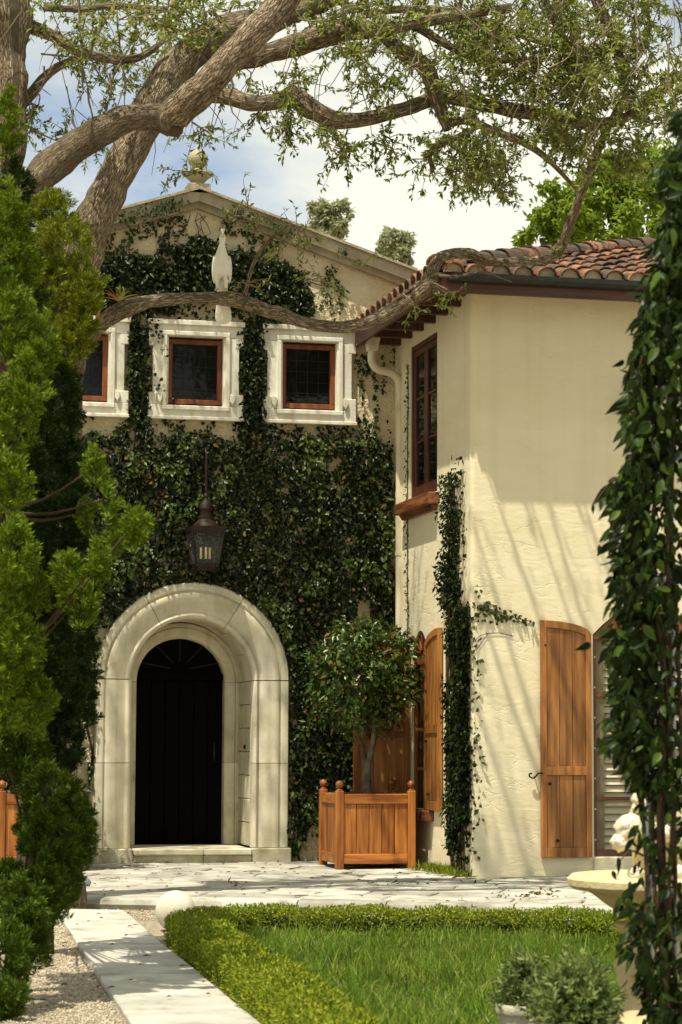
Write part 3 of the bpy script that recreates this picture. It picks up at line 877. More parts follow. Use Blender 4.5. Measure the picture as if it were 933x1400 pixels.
# finial on the peak
fin = thing('stone_finial', (-0.03, -0.02, 7.60), 'stone urn finial with ball top standing on the gable peak', 'finial')
mb = MB(); mb.box(-0.16, 0.10, -0.15, 0.11, 7.54, 7.66); mb.build('plinth', M['old_stone'], fin, bevel=0.01)
mb = MB(); mb.lathe([(0.0, 0.0), (0.085, 0.0), (0.075, 0.03), (0.10, 0.06), (0.15, 0.10), (0.185, 0.125), (0.18, 0.15), (0.13, 0.165), (0.06, 0.19), (0.05, 0.215), (0.0, 0.215)], (-0.03, -0.02, 7.66), 24); mb.build('dish', M['old_stone'], fin, smooth='auto')
mb = MB(); mb.lathe([(0.05, 0.0), (0.10, 0.03), (0.118, 0.08), (0.115, 0.13), (0.085, 0.17), (0.05, 0.19), (0.03, 0.205), (0.024, 0.24), (0.0, 0.265)], (-0.03, -0.02, 7.872), 20); mb.build('ball_top', M['old_stone'], fin, smooth='auto')

# ================================================================== TILED WING
WX, WY, WTOP = 2.307, -3.147, 6.0
wing = thing('tiled_wing', (5, -3, 0), 'cream stucco side wing with hipped clay tile roof and wooden shutters', 'building')
def seg_arch(x0, x1, z0, zs, zt, n=12):
    """opening with a segmental arch"""
    return [(x0, z0)] + [(x0 + (x1 - x0) * i / n, zs + (zt - zs) * math.sin(math.pi * i / n) ** 0.9) for i in range(n + 1)] + [(x1, z0)]
CR = 0.045
front = [(WX + CR, -0.1), (8.0, -0.1), (8.0, WTOP), (WX + CR, WTOP)]
FW0, FW1 = 3.605, 4.80
fhole = seg_arch(FW0, FW1, 0.19, 2.45, 2.78)
ret = [(WY + CR, -0.1), (0.2, -0.1), (0.2, WTOP), (WY + CR, WTOP)]
UW = (-1.845, -0.715, 4.03, 5.77)
uhole = [(UW[0], UW[2]), (UW[0], UW[3]), (UW[1], UW[3]), (UW[1], UW[2])]
LW = (-1.50, -0.80, 0.62, 2.28, 2.56)
lhole = seg_arch(LW[0], LW[1], LW[2], LW[3], LW[4])
mb = MB()
def holed(outer, hs, f0, f1):
    pl = [[Vector((p[0], p[1], 0)) for p in outer]] + [[Vector((p[0], p[1], 0)) for p in h] for h in hs]
    fl = [p for q in pl for p in q]
    mb.add([f0(p) for p in fl], tessellate_polygon(pl))
    for h in hs:
        n = len(h)
        mb.add([f0(Vector((*p, 0))) for p in h] + [f1(Vector((*p, 0))) for p in h], [(i, (i + 1) % n, (i + 1) % n + n, i + n) for i in range(n)])
holed(front, [fhole], lambda p: (p.x, WY, p.y), lambda p: (p.x, WY + 0.25, p.y))
holed(ret, [uhole, lhole], lambda p: (WX, p.x, p.y), lambda p: (WX + 0.25, p.x, p.y))
cv = []
for i in range(6):
    a = R(180 + 90 * i / 5)
    for z in (-0.1, WTOP): cv.append((WX + CR + CR * math.cos(a), WY + CR + CR * math.sin(a), z))
mb.add(cv, [(2 * i, 2 * i + 2, 2 * i + 3, 2 * i + 1) for i in range(5)])
mb.build('wall', M['wing_stucco'], wing, fix=False)
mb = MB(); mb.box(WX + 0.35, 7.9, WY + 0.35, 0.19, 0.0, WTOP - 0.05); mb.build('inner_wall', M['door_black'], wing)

# roof: eaves, gutter, tiles
OH, TP = 0.5, 0.315
EX, EY, EZ = WX - OH, WY - OH, 6.03
RUN = 3.6
roof = thing('roof', (EX, EY, EZ), parent=wing)
mb = MB()
rx, ry, rz = EX + RUN, EY + RUN, EZ + TP * RUN
vs = [(EX, EY, EZ), (9, EY, EZ), (9, ry, rz), (rx, ry, rz), (EX, 0.9, EZ), (rx, 0.9, rz), (9, 0.9, rz)]
mb.add(vs, [(0, 1, 2, 3), (0, 3, 5, 4), (3, 2, 6, 5)])
lo = [(p[0], p[1], p[2] - 0.06) for p in vs[:2]] + [(vs[4][0], vs[4][1], vs[4][2] - 0.06)]
mb.build('roof_deck', M['mortar'], roof, fix=False)
def cover_tile(r0, r1, L, th=0.016, n=7):
    """half-round clay tile lying along +y, narrow end uphill"""
    mb = MB()
    vs = []
    for y, r in ((0, r0), (L, r1)):
        for rr in (r, r - th):
            for i in range(n + 1):
                a = math.pi * i / n
                vs.append((rr * math.cos(a), y, rr * math.sin(a) * 0.85))
    m = n + 1
    fs = []
    for i in range(n):
        fs.append((i, i + 1, 2 * m + i + 1, 2 * m + i)); fs.append((m + i, 3 * m + i, 3 * m + i + 1, m + i + 1)); fs.append((i, m + i, m + i + 1, i + 1)); fs.append((2 * m + i, 2 * m + i + 1, 3 * m + i + 1, 3 * m + i))
    mb.add(vs, fs)
    me = mb.mesh('roof_tile', smooth='auto')
    me.materials.append(M['tile'])
    return me
TILE = cover_tile(0.105, 0.088, 0.42)
mbp = MB()
vs = []
for y, dx in ((0, 0.0), (0.03, 0.0)):
    for i in range(8): vs.append((0.098 * math.cos(math.pi * i / 7), y, 0.098 * math.sin(math.pi * i / 7) * 0.85))
mbp.add(vs, [tuple(range(8)), tuple(range(15, 7, -1))] + [(i, i + 8, (i + 1) % 8 + 8, (i + 1) % 8) for i in range(8)])
PLUG = mbp.mesh('mortar_plug'); PLUG.materials.append(M['mortar'])
SL = math.atan(TP)
def put(me, name, p, rz, pitch, parent, roll=0.0):
    o = bpy.data.objects.new(name, me); COL.objects.link(o); o.parent = parent
    o.location = Vector(p) - wloc(parent)
    o.rotation_mode = 'QUATERNION'
    o.rotation_quaternion = (Matrix.Rotation(rz, 3, 'Z') @ Matrix.Rotation(pitch, 3, 'X') @ Matrix.Rotation(roll, 3, 'Y')).to_quaternion()
    return o
ROW, PIT = 0.30, 0.245
ntile = 0
for c in range(15):                                  # front slope
    x = EX + 0.16 + c * PIT
    for r in range(11):
        y = r * ROW
        if y > (x - EX) - 0.05 or y > RUN - 0.2: break
        yy = EY - 0.07 + y
        put(TILE, 'roof_tile', (x + random.uniform(-.008, .008), yy, EZ + TP * (yy - EY) + 0.035 + random.uniform(-.006, .008)), random.uniform(-.03, .03), SL - R(3) + random.uniform(-.02, .02), roof); ntile += 1
    put(PLUG, 'mortar_plug', (x, EY - 0.035, EZ + 0.015), 0, 0, roof)
for c in range(15):                                  # left slope, tiles run towards +x
    y = EY + 0.16 + c * PIT
    for r in range(4):
        x = r * ROW
        if x > (y - EY) - 0.05: break
        xx = EX - 0.07 + x
        put(TILE, 'roof_tile', (xx, y + random.uniform(-.008, .008), EZ + TP * (xx - EX) + 0.035 + random.uniform(-.006, .008)), R(-90) + random.uniform(-.03, .03), SL - R(3) + random.uniform(-.02, .02), roof); ntile += 1
    put(PLUG, 'mortar_plug', (EX - 0.035, y, EZ + 0.015), R(-90), 0, roof)
HIP = cover_tile(0.125, 0.105, 0.44)
for k in range(15):                                  # hip tiles up the corner
    d = 0.02 + k * 0.24
    put(HIP, 'hip_tile', (EX - 0.03 + d, EY - 0.03 + d, EZ + TP * d + 0.075 + random.uniform(-.005, .008)), R(-45) + random.uniform(-.04, .04), math.atan(TP / 1.414) - R(2), roof); ntile += 1
# gutter, fascia, soffit, rafters
mb = MB()
gp = [(EY - 0.125, EZ - 0.005), (EY - 0.125, EZ - 0.05), (EY - 0.10, EZ - 0.085), (EY - 0.04, EZ - 0.095), (EY - 0.004, EZ - 0.07), (EY - 0.004, EZ - 0.005), (EY - 0.02, EZ - 0.03), (EY - 0.10, EZ - 0.03)]
mb.prism(gp, EX + 0.12, 9.0, axis=0); mb.build('gutter', M['gutter_dark'], wing)
mb = MB(); mb.box(EX + 0.06, 9, EY + 0.001, EY + 0.04, EZ - 0.19, EZ - 0.012); mb.build('fascia', M['fascia'], wing)
mb = MB(); mb.box(EX + 0.001, EX + 0.04, EY + 0.045, 0.0, EZ - 0.17, EZ - 0.012); mb.build('fascia', M['dark_wood'], wing)
mb = MB(); mb.box(EX + 0.045, 9, EY + 0.045, WY + 0.02, EZ - 0.075, EZ - 0.05); mb.box(EX + 0.045, WX + 0.02, WY + 0.024, 0.0, EZ - 0.075, EZ - 0.05); mb.build('soffit', M['dark_wood'], wing)
for k in range(6):
    y = -2.75 + 0.5 * k
    mb = MB(); mb.box(EX + 0.05, WX, y - 0.04, y + 0.04, EZ - 0.16, EZ - 0.077); mb.build('rafter_tail', M['dark_wood'], wing)

# downspout in the inner corner, with its hopper
dsp = thing('downspout', (2.2, -0.2, 0), parent=wing)
pt = lambda x, y, Y: on(x, y, 1, Y)
p0 = pt(509, 478, -0.30)
mb = MB(); cx, cy, cz = p0
mb.add([(cx - 0.085, cy - 0.085, cz + 0.15), (cx + 0.085, cy - 0.085, cz + 0.15), (cx + 0.085, cy + 0.085, cz + 0.15), (cx - 0.085, cy + 0.085, cz + 0.15),
        (cx - 0.055, cy - 0.055, cz - 0.02), (cx + 0.055, cy - 0.055, cz - 0.02), (cx + 0.055, cy + 0.055, cz - 0.02), (cx - 0.055, cy + 0.055, cz - 0.02)],
       [(0, 1, 2, 3), (4, 7, 6, 5), (0, 4, 5, 1), (1, 5, 6, 2), (2, 6, 7, 3), (3, 7, 4, 0)])
mb.box(cx - 0.1, cx + 0.1, cy - 0.1, cy + 0.1, cz + 0.145, cz + 0.205)
mb.build('hopper', M['cream_paint'], dsp, bevel=0.006)
pp = [pt(509, 478, -0.30), pt(509, 494, -0.30), pt(517, 505, -0.30), pt(535, 510, -0.28), pt(545, 520, -0.26), pt(547, 540, -0.25)]
mb = MB(); mb.tube(pp, 0.047, n=14, res=5); mb.build('elbow', M['cream_paint'], dsp, smooth='auto')
xb, yb, zb = pp[-1]
mb = MB(); mb.tube([(xb, yb, zb), (xb, yb, 0.02)], 0.045, n=14); mb.build('pipe', M['cream_paint'], dsp, smooth='auto')
for z in (3.45, 1.6):
    mb = MB(); mb.tube([(xb, yb, z), (xb, yb, z + 0.05)], 0.052, n=14); mb.build('pipe_clamp', M['cream_paint'], dsp, smooth='auto')

# tall casement on the return
CWM = M['casement_wood']
cw = thing('casement_window', (WX, -1.28, 4.03), parent=wing)
y0, y1, z0, z1 = UW
mb = MB()
for (a, b, c, d) in ((y0, y1, z1 - 0.05, z1), (y0, y1, z0, z0 + 0.05), (y0, y0 + 0.05, z0 + 0.05, z1 - 0.05), (y1 - 0.05, y1, z0 + 0.05, z1 - 0.05)):
    mb.box(WX + 0.01, WX + 0.10, a, b, c, d)
mb.build('frame', CWM, cw, bevel=0.005)
ym = (y0 + y1) / 2
for (a, b) in ((y0 + 0.055, ym - 0.003), (ym + 0.003, y1 - 0.055)):
    mb = MB(); c, d = z0 + 0.055, z1 - 0.055
    mb.box(WX + 0.025, WX + 0.075, a, b, d - 0.07, d); mb.box(WX + 0.025, WX + 0.075, a, b, c, c + 0.09)
    mb.box(WX + 0.025, WX + 0.075, a, a + 0.07, c + 0.09, d - 0.07); mb.box(WX + 0.025, WX + 0.075, b - 0.07, b, c + 0.09, d - 0.07)
    for q in (1, 2):
        zz = c + 0.09 + (d - c - 0.16) * q / 3; mb.box(WX + 0.03, WX + 0.072, a + 0.07, b - 0.07, zz - 0.014, zz + 0.014)
    mb.build('sash', CWM, cw, bevel=0.004)
    for q in range(3):
        za, zb_ = c + 0.09 + (d - c - 0.16) * q / 3, c + 0.09 + (d - c - 0.16) * (q + 1) / 3
        mb = MB(); mb.box(WX + 0.045, WX + 0.055, a + 0.06, b - 0.06, za + 0.012, zb_ - 0.012); mb.build('pane', M['pane'], cw)
mb = MB(); mb.box(WX - 0.125, WX + 0.05, -1.93, -0.46, 3.885, 4.01); mb.build('sill', M['sill_wood'], cw, bevel=0.008)
mb = MB(); mb.prism([(WX + 0.0, 3.825), (WX - 0.05, 3.825), (WX - 0.09, 3.883), (WX + 0.0, 3.883)], -1.86, -0.53, axis=1)
mb.v = [(p[0], p[1], p[2]) for p in mb.v]; mb.build('sill_moulding', M['sill_wood'], cw)

# board shutters: frame, rails, planks; local x across (hinge at x = w), y outwards is -y, z up
def shutter(w, h_hi, h_lo, zmid, mtx, parent, flip=False, nplank=3):
    sh = thing('shutter', tuple(mtx.translation), parent=parent)
    top = lambda x: h_lo + (h_hi - h_lo) * math.sqrt(max(0.0, 1 - (x / w) ** 2 * 0.999)) if not flip else h_lo + (h_hi - h_lo) * math.sqrt(max(0.0, 1 - ((w - x) / w) ** 2 * 0.999))
    S_, D = 0.058, 0.045
    def piece(name, x0, x1, z0, z1a, y0, y1, n=1, under=None):
        mb = MB(mtx)
        pts = [(x0, z0 if under is None else under(x0))]
        if under is not None: pts = [(x0 + (x1 - x0) * i / n, under(x0 + (x1 - x0) * i / n)) for i in range(n + 1)]
        else: pts = [(x0, z0), (x1, z0)]
        pts += [(x1 + (x0 - x1) * i / n, z1a if not callable(z1a) else z1a(x1 + (x0 - x1) * i / n)) for i in range(n + 1)]
        mb.prism(pts, y0, y1)
        return mb.build(name, M['shutter_wood'], sh, bevel=0.003)
    piece('stile', 0, S_, 0, top, -D, 0, 3); piece('stile', w - S_, w, 0, top, -D, 0, 3)
    piece('rail', S_ + 0.001, w - S_ - 0.001, 0, 0.10, -D + 0.002, 0)
    piece('rail', S_ + 0.001, w - S_ - 0.001, zmid - 0.045, zmid + 0.045, -D + 0.002, 0)
    piece('top_rail', S_ + 0.001, w - S_ - 0.001, 0, top, -D + 0.002, 0, 8, under=lambda x: top(x) - 0.075)
    pw = (w - 2 * S_) / nplank
    for i in range(nplank):
        x0 = S_ + i * pw
        for (a, b) in ((0.10, zmid - 0.045), (zmid + 0.045, None)):
            piece('plank', x0 + 0.002, x0 + pw - 0.002, a + 0.001, (lambda x: top(x) - 0.076) if b is None else b - 0.001, -D + 0.017, -0.006, 3)
    for (kx, kz) in ((0.045, h_lo * 0.95), (0.09, zmid - 0.13), (0.17, 0.17)):
        mb = MB(mtx); mb.ball((kx, -D - 0.001, kz), 0.011 if kz > 1.5 else 0.017, 5); mb.build('stud', M['iron'], sh)
    return sh
shutter(0.537, 2.40, 2.26, 0.872, Matrix.Translation((3.03, WY - 0.012, 0.187)), wing)
mb = MB(); mb.tube([(3.05, WY - 0.05, 1.03), (3.00, WY - 0.055, 1.035), (2.97, WY - 0.055, 1.005), (2.94, WY - 0.055, 0.985), (2.905, WY - 0.055, 1.0), (2.905, WY - 0.055, 1.03), (2.93, WY - 0.055, 1.03)], 0.009, n=6, res=4); mb.tube([(2.97, WY, 1.0), (2.97, WY - 0.05, 1.0)], 0.008, n=6)
mb.build('shutter_holdback', M['iron'], wing)
# louvred window beside it
fwn = thing('louvred_window', (4.2, WY, 0.19), parent=wing)
mb = MB()
mb.box(FW0 + 0.002, FW0 + 0.035, WY + 0.02, WY + 0.09, 0.192, 2.448); mb.box(FW1 - 0.035, FW1 - 0.002, WY + 0.02, WY + 0.09, 0.192, 2.448); mb.box(FW0 + 0.036, FW1 - 0.036, WY + 0.022, WY + 0.09, 0.192, 0.26)
mb.build('frame', M['dark_wood'], fwn)
mb = MB(); n = 12
top = [(FW0 + 0.01 + (FW1 - FW0 - 0.02) * i / n, 2.44 + 0.33 * math.sin(math.pi * i / n) ** 0.9) for i in range(n + 1)]
mb.prism([(FW0 + 0.01, 2.40), (FW1 - 0.01, 2.40)] + top[::-1], WY + 0.012, WY + 0.06); mb.build('arched_head', M['window_wood'], fwn, bevel=0.004)
for z in (0.78, 1.32, 1.83):
    mb = MB(); mb.box(FW0 + 0.036, FW1 - 0.036, WY + 0.035, WY + 0.075, z - 0.014, z + 0.014); mb.build('glazing_bar', M['window_wood'], fwn)
for i in range(29):
    z = 0.285 + i * 0.0735
    mb = MB(); mb.add([(FW0 + 0.14, WY + 0.085, z - 0.03), (FW1 - 0.06, WY + 0.085, z - 0.03), (FW1 - 0.06, WY + 0.125, z + 0.036), (FW0 + 0.14, WY + 0.125, z + 0.036),
                       (FW0 + 0.14, WY + 0.091, z - 0.033), (FW1 - 0.06, WY + 0.091, z - 0.033), (FW1 - 0.06, WY + 0.131, z + 0.033), (FW0 + 0.14, WY + 0.131, z + 0.033)],
                      [(0, 1, 2, 3), (4, 7, 6, 5), (0, 4, 5, 1), (1, 5, 6, 2), (2, 6, 7, 3), (3, 7, 4, 0)])
    mb.build('slat', M['blind'], fwn)
mb = MB(); mb.box(FW0 + 0.036, FW0 + 0.135, WY + 0.06, WY + 0.10, 0.26, 2.40); mb.build('side_panel', M['screen'], fwn)
for k in range(7):
    mb = MB(); mb.ball((FW0 + 0.02, WY + 0.016, 0.36 + k * 0.31), 0.011, 5); mb.build('screw_cap', M['cream_paint'], fwn)
mb = MB(); mb.box(FW0 - 0.01, FW1 + 0.05, WY - 0.05, WY + 0.1, 0.03, 0.187); mb.build('window_sill', M['wing_stucco'], wing, bevel=0.01)
# ground-floor window on the return with its two shutters
lw = thing('fanlight_window', (WX, -1.1, 0.62), parent=wing)
ly0, ly1, lz0, lzs, lzt = LW
mb = MB()
mb.box(WX + 0.02, WX + 0.09, ly0 + 0.002, ly0 + 0.06, lz0, lzs); mb.box(WX + 0.02, WX + 0.09, ly1 - 0.06, ly1 - 0.002, lz0, lzs); mb.box(WX + 0.02, WX + 0.09, ly0 + 0.06, ly1 - 0.06, lzs - 0.09, lzs)
mb.build('frame', M['shutter_wood'], lw)
mb = MB(); n = 12
arc = [(ly0 + 0.004 + (ly1 - ly0 - 0.008) * i / n, lzs + 0.002 + (lzt - lzs - 0.004) * math.sin(math.pi * i / n) ** 0.9) for i in range(n + 1)]
mb.prism(arc, WX + 0.03, WX + 0.08, axis=0); mb.build('fan_panel', M['window_wood'], lw)
for k in range(7):
    a = math.pi * (k + 0.5) / 7; yc = (ly0 + ly1) / 2
    mb = MB(); mb.tube([(WX + 0.022, yc + 0.07 * math.cos(a), lzs + 0.02 + 0.05 * math.sin(a)), (WX + 0.022, yc + 0.30 * math.cos(a), lzs + 0.02 + 0.215 * math.sin(a))], [0.008, 0.02], n=6); mb.build('fan_rib', M['window_wood'], lw)
mb = MB(); mb.box(WX + 0.05, WX + 0.06, ly0 + 0.06, ly1 - 0.06, lz0, lzs - 0.09); mb.build('pane', M['pane'], lw)
for z in (1.05, 1.48, 1.88):
    mb = MB(); mb.box(WX + 0.035, WX + 0.048, ly0 + 0.06, ly1 - 0.06, z - 0.015, z + 0.015); mb.build('glazing_bar', M['shutter_wood'], lw)
mb = MB(); mb.box(WX - 0.10, WX + 0.05, ly0 - 0.22, ly1 + 0.06, 0.50, 0.615); mb.build('sill', M['sill_wood'], lw, bevel=0.008)
shutter(0.60, 1.93, 1.74, 0.86, Matrix.Translation((WX - 0.012, ly0, 0.62)) @ Matrix.Rotation(R(-90), 4, 'Z'), wing, flip=True)
shutter(0.64, 1.93, 1.74, 0.80, Matrix.Translation((1.655, -0.71, 0.62)), wing)

# small bracket lamp on the wing, mostly behind the leaves
bx = on(872, 545, 1, WY)
bl = thing('wall_lamp', tuple(bx), 'brown metal wall lamp on the cream wing half hidden behind the hanging leaves', 'lamp')
mb = MB(); mb.prism([(bx[0] - 0.09, bx[2] + 0.02), (bx[0] + 0.09, bx[2] + 0.02), (bx[0] + 0.05, bx[2] - 0.3), (bx[0] - 0.05, bx[2] - 0.3)], WY - 0.25, WY - 0.08); mb.build('lamp_body', M['bronze'], bl, bevel=0.01)
mb = MB(); mb.lathe([(0.15, 0), (0.14, 0.03), (0.05, 0.11), (0.0, 0.15)], (bx[0], WY - 0.165, bx[2] + 0.02), 6); mb.build('cap', M['bronze'], bl)
mb = MB(); mb.box(bx[0] - 0.03, bx[0] + 0.03, WY - 0.08, WY - 0.001, bx[2] - 0.1, bx[2] + 0.0); mb.build('bracket', M['bronze'], bl)

# ================================================================== LANTERN OVER THE DOOR
lx, ly = 0.055, -0.30
lan = thing('wall_lantern', (lx, 0, 3.3), 'old bronze hanging lantern with three candles on the ivy above the arched door', 'lantern')
mb = MB(); mb.tube([(lx, 0.0, 4.52), (lx, -0.16, 4.60), (lx, -0.28, 4.56), (lx, ly, 4.44), (lx, ly, 4.02)], 0.014, n=8, res=4); mb.box(lx - 0.04, lx + 0.04, -0.03, 0.0, 4.36, 4.62)
mb.build('bracket', M['bronze'], lan)
mb = MB(); mb.lathe([(0.012, 0.30), (0.03, 0.27), (0.022, 0.24), (0.055, 0.20), (0.075, 0.17), (0.08, 0.12), (0.072, 0.11), (0.072, 0.04), (0.09, 0.035), (0.085, 0.0), (0.0, 0.0)], (lx, ly, 3.80), 16); mb.build('chimney', M['bronze'], lan, smooth='auto')
def frus(mb, a, b, z0, z1):
    mb.add([(lx - a, ly - a, z0), (lx + a, ly - a, z0), (lx + a, ly + a, z0), (lx - a, ly + a, z0), (lx - b, ly - b, z1), (lx + b, ly - b, z1), (lx + b, ly + b, z1), (lx - b, ly + b, z1)],
           [(0, 3, 2, 1), (4, 5, 6, 7), (0, 1, 5, 4), (1, 2, 6, 5), (2, 3, 7, 6), (3, 0, 4, 7)])
mb = MB(); mb.lathe([(0.15, 0.0), (0.14, 0.03), (0.105, 0.06), (0.085, 0.088)], (lx, ly, 3.715), 16); mb.build('domed_roof', M['bronze'], lan, smooth='auto')
mb = MB(); frus(mb, 0.19, 0.20, 3.665, 3.715); mb.build('rim', M['bronze'], lan)
mb = MB(); frus(mb, 0.125, 0.135, 3.265, 3.305); frus(mb, 0.09, 0.11, 3.235, 3.263); mb.build('base', M['bronze'], lan)
for sx in (-1, 1):
    for sy in (-1, 1):
        mb = MB(); mb.tube([(lx + sx * 0.128, ly + sy * 0.128, 3.30), (lx + sx * 0.18, ly + sy * 0.18, 3.668)], 0.012, n=4); mb.build('corner_bar', M['bronze'], lan)
for k, (dx, dy) in enumerate(((0, -1), (1, 0), (0, 1), (-1, 0))):
    mb = MB(); a, b = 0.122, 0.175
    tx, ty = -dy, dx
    mb.add([(lx + dx * a + tx * a, ly + dy * a + ty * a, 3.306), (lx + dx * a - tx * a, ly + dy * a - ty * a, 3.306), (lx + dx * b - tx * b, ly + dy * b - ty * b, 3.664), (lx + dx * b + tx * b, ly + dy * b + ty * b, 3.664)], [(0, 1, 2, 3)])
    mb.build('glass_pane', M['lamp_glass'], lan, fix=False)
for dx, dy in ((-0.05, 0), (0.0, -0.03), (0.05, 0.01)):
    mb = MB(); mb.lathe([(0.0, 0), (0.013, 0), (0.013, 0.13), (0.0, 0.135)], (lx + dx, ly + dy, 3.36), 8); mb.build('candle', M['candle'], lan)
mb = MB(); mb.lathe([(0.0, 0), (0.075, 0), (0.08, 0.02), (0.0, 0.03)], (lx, ly, 3.335), 12); mb.tube([(lx, ly, 3.29), (lx, ly, 3.34)], 0.015, n=6); mb.build('candle_tray', M['bronze'], lan)
# ================================================================== PLANTER BOXES
def planter(loc, label, group):
    t = thing('planter_box', loc, label, 'planter', group)
    X, Y, Z = loc
    hs, ps = 0.435, 0.042
    for sx in (-1, 1):
        for sy in (-1, 1):
            cx, cy = X + sx * (hs - ps), Y + sy * (hs - ps)
            mb = MB(); mb.box(cx - ps, cx + ps, cy - ps, cy + ps, Z, Z + 0.825); mb.prism([(cx - ps + .006, Z + .826), (cx + ps - .006, Z + .826), (cx + .02, Z + .842), (cx - .02, Z + .842)], cy - 0.03, cy + 0.03)
            po = mb.build('post', M['orange_wood'], t, bevel=0.006)
            mb = MB(); mb.lathe([(0.0, 0), (0.022, 0.0), (0.018, 0.012), (0.030, 0.022), (0.042, 0.045), (0.043, 0.058), (0.034, 0.08), (0.018, 0.092), (0.0, 0.095)], (cx, cy, Z + 0.838), 16)
            mb.build('ball_finial', M['orange_wood'], po, smooth='auto')
    inner = hs - 2 * ps
    for k in range(4):
        m4 = Matrix.Translation((X, Y, Z)) @ Matrix.Rotation(k * math.pi / 2, 4, 'Z')
        for (z0, z1) in ((0.055, 0.16), (0.685, 0.79)):
            mb = MB(m4); mb.box(-inner + 0.001, inner - 0.001, -hs + 0.012, -hs + 0.06, z0, z1); mb.build('rail', M['rail_wood'], t, bevel=0.004)
        w = 2 * inner / 5
        for i in range(5):
            mb = MB(m4); mb.box(-inner + i * w + 0.003, -inner + (i + 1) * w - 0.003, -hs + 0.028, -hs + 0.05, 0.161, 0.684); mb.build('board', M['orange_wood'], t, bevel=0.004)
    mb = MB(); q = inner + 0.02; mb.box(X - q, X + q, Y - q, Y + q, Z + 0.6, Z + 0.72); mb.build('soil', M['soil'], t)
    return t
PL = (1.69, -1.22, 0.0)
pr = planter(PL, 'square orange wood planter box to the right of the arched door', 'orange wood planter boxes beside the door')
p2 = copy_tree(pr); p2.location = (-1.87, -1.22, 0.0)
p2['label'] = 'square orange wood planter box left of the door half hidden by the juniper'

def ball_crown(c, r, n, L, W, mat, name, parent, hollow=0.5, lump=0.18, sq=(1, 1, 1), droop=0.5, seed=0):
    """leaves in a lumpy ball, denser near the outside, with gaps"""
    d = unit(rng.normal(size=(n, 3)))
    rad = np.power(rng.uniform(hollow ** 3, 1, n), 1 / 3)
    lumpv = np.array([noise.noise(Vector(q * 2.3 + seed)) for q in d]) * lump + np.array([noise.noise(Vector(q * 5.3 + seed)) for q in d]) * lump * 0.6
    P = np.array(c) + d * (rad * (1 + lumpv))[:, None] * np.array(sq) * r
    T = unit(d * 0.6 + rng.normal(size=(n, 3)) * 0.6 + np.array([0, 0, -droop]))
    N = unit(d + rng.normal(size=(n, 3)) * 0.45 + np.array([0, 0, 0.4]))
    return leaves(name, P, T, N, rng.uniform(0.7, 1.25, n) * L, rng.uniform(0.8, 1.2, n) * W, mat, parent)

def topiary(loc, label, group, seed):
    X, Y, Z = loc
    t = thing('potted_tree', (X, Y, Z + 0.72), label, 'tree', group)
    c = (X - 0.03, Y, 2.06)
    ball_crown(c, 0.58, 3600, 0.085, 0.045, M['topiary_leaf'], 'crown', t, hollow=0.30, lump=0.42, sq=(1.02, 1.0, 1.0), seed=seed)
    sh = unit(rng.normal(size=(90, 3))); sp = np.repeat(np.array(c) + sh * 0.58 * rng.uniform(0.9, 1.16, 90)[:, None], 7, 0); sd = np.repeat(sh, 7, 0)
    sh_ = leaves('shoots', sp + rng.normal(size=sp.shape) * 0.035, sd + rng.normal(size=sp.shape) * 0.7, rng.normal(size=sp.shape) + np.array([0, 0, .6]), rng.uniform(.05, .1, len(sp)), rng.uniform(.025, .045, len(sp)), M['topiary_leaf'], t)
    tag(sh_, kind='stuff')
    mb = MB()
    mb.tube([(X + 0.02, Y, Z + 0.68), (X + 0.0, Y, 1.0), (X + 0.04, Y - 0.02, 1.22), (X + 0.10, Y, 1.45), (X + 0.16, Y, 1.75), (X + 0.2, Y, 2.1)], [0.058, 0.045, 0.036, 0.028, 0.02, 0.010], n=9, res=4, rough=0.2)
    mb.tube([(X + 0.0, Y, 0.98), (X - 0.03, Y + 0.02, 1.2), (X - 0.09, Y + 0.02, 1.4), (X - 0.2, Y + 0.03, 1.65), (X - 0.25, Y, 2.0)], [0.032, 0.028, 0.022, 0.016, 0.008], n=7, res=4, rough=0.2)
    mb.tube([(X + 0.04, Y - 0.02, 1.22), (X + 0.06, Y - 0.08, 1.5), (X - 0.02, Y - 0.15, 1.8)], [0.03, 0.025, 0.012], n=7, res=4, rough=0.2)
    mb.build('trunk', M['pale_bark'], t, smooth=True)
    return t
topiary(PL, 'round clipped glossy tree growing in the right planter box', 'ball trees in the planter boxes', 1.3)
topiary((-1.87, -1.22, 0.0), 'ball tree in the left planter box, mostly hidden behind the juniper', 'ball trees in the planter boxes', 5.1)

# ================================================================== IVY
def wall_leaves(samples, L, W, toW, nrm, depth, mat, name, parent, droop=1.0):
    """samples (a, z) on a wall; toW maps to world; nrm outward"""
    a = np.array(samples)
    n = len(a)
    nrm = np.array(nrm, float)
    P = np.array([toW(u, z) for u, z in a]) + nrm * (rng.uniform(0.01, 1, n) ** 1.3 * depth)[:, None]
    side = np.cross(nrm, (0, 0, 1))
    T = unit(rng.normal(size=(n, 3)) * 0.55 + np.array([0, 0, -droop * 0.8]) + nrm * 0.35)
    N = unit(nrm * 0.9 + rng.normal(size=(n, 3)) * 0.38 + np.array([0, 0, 0.45]))
    return leaves(name, P, T, N, np.clip(rng.lognormal(-0.08, 0.33, n), 0.35, 1.7) * L, rng.uniform(0.65, 1.25, n) * W, mat, parent)

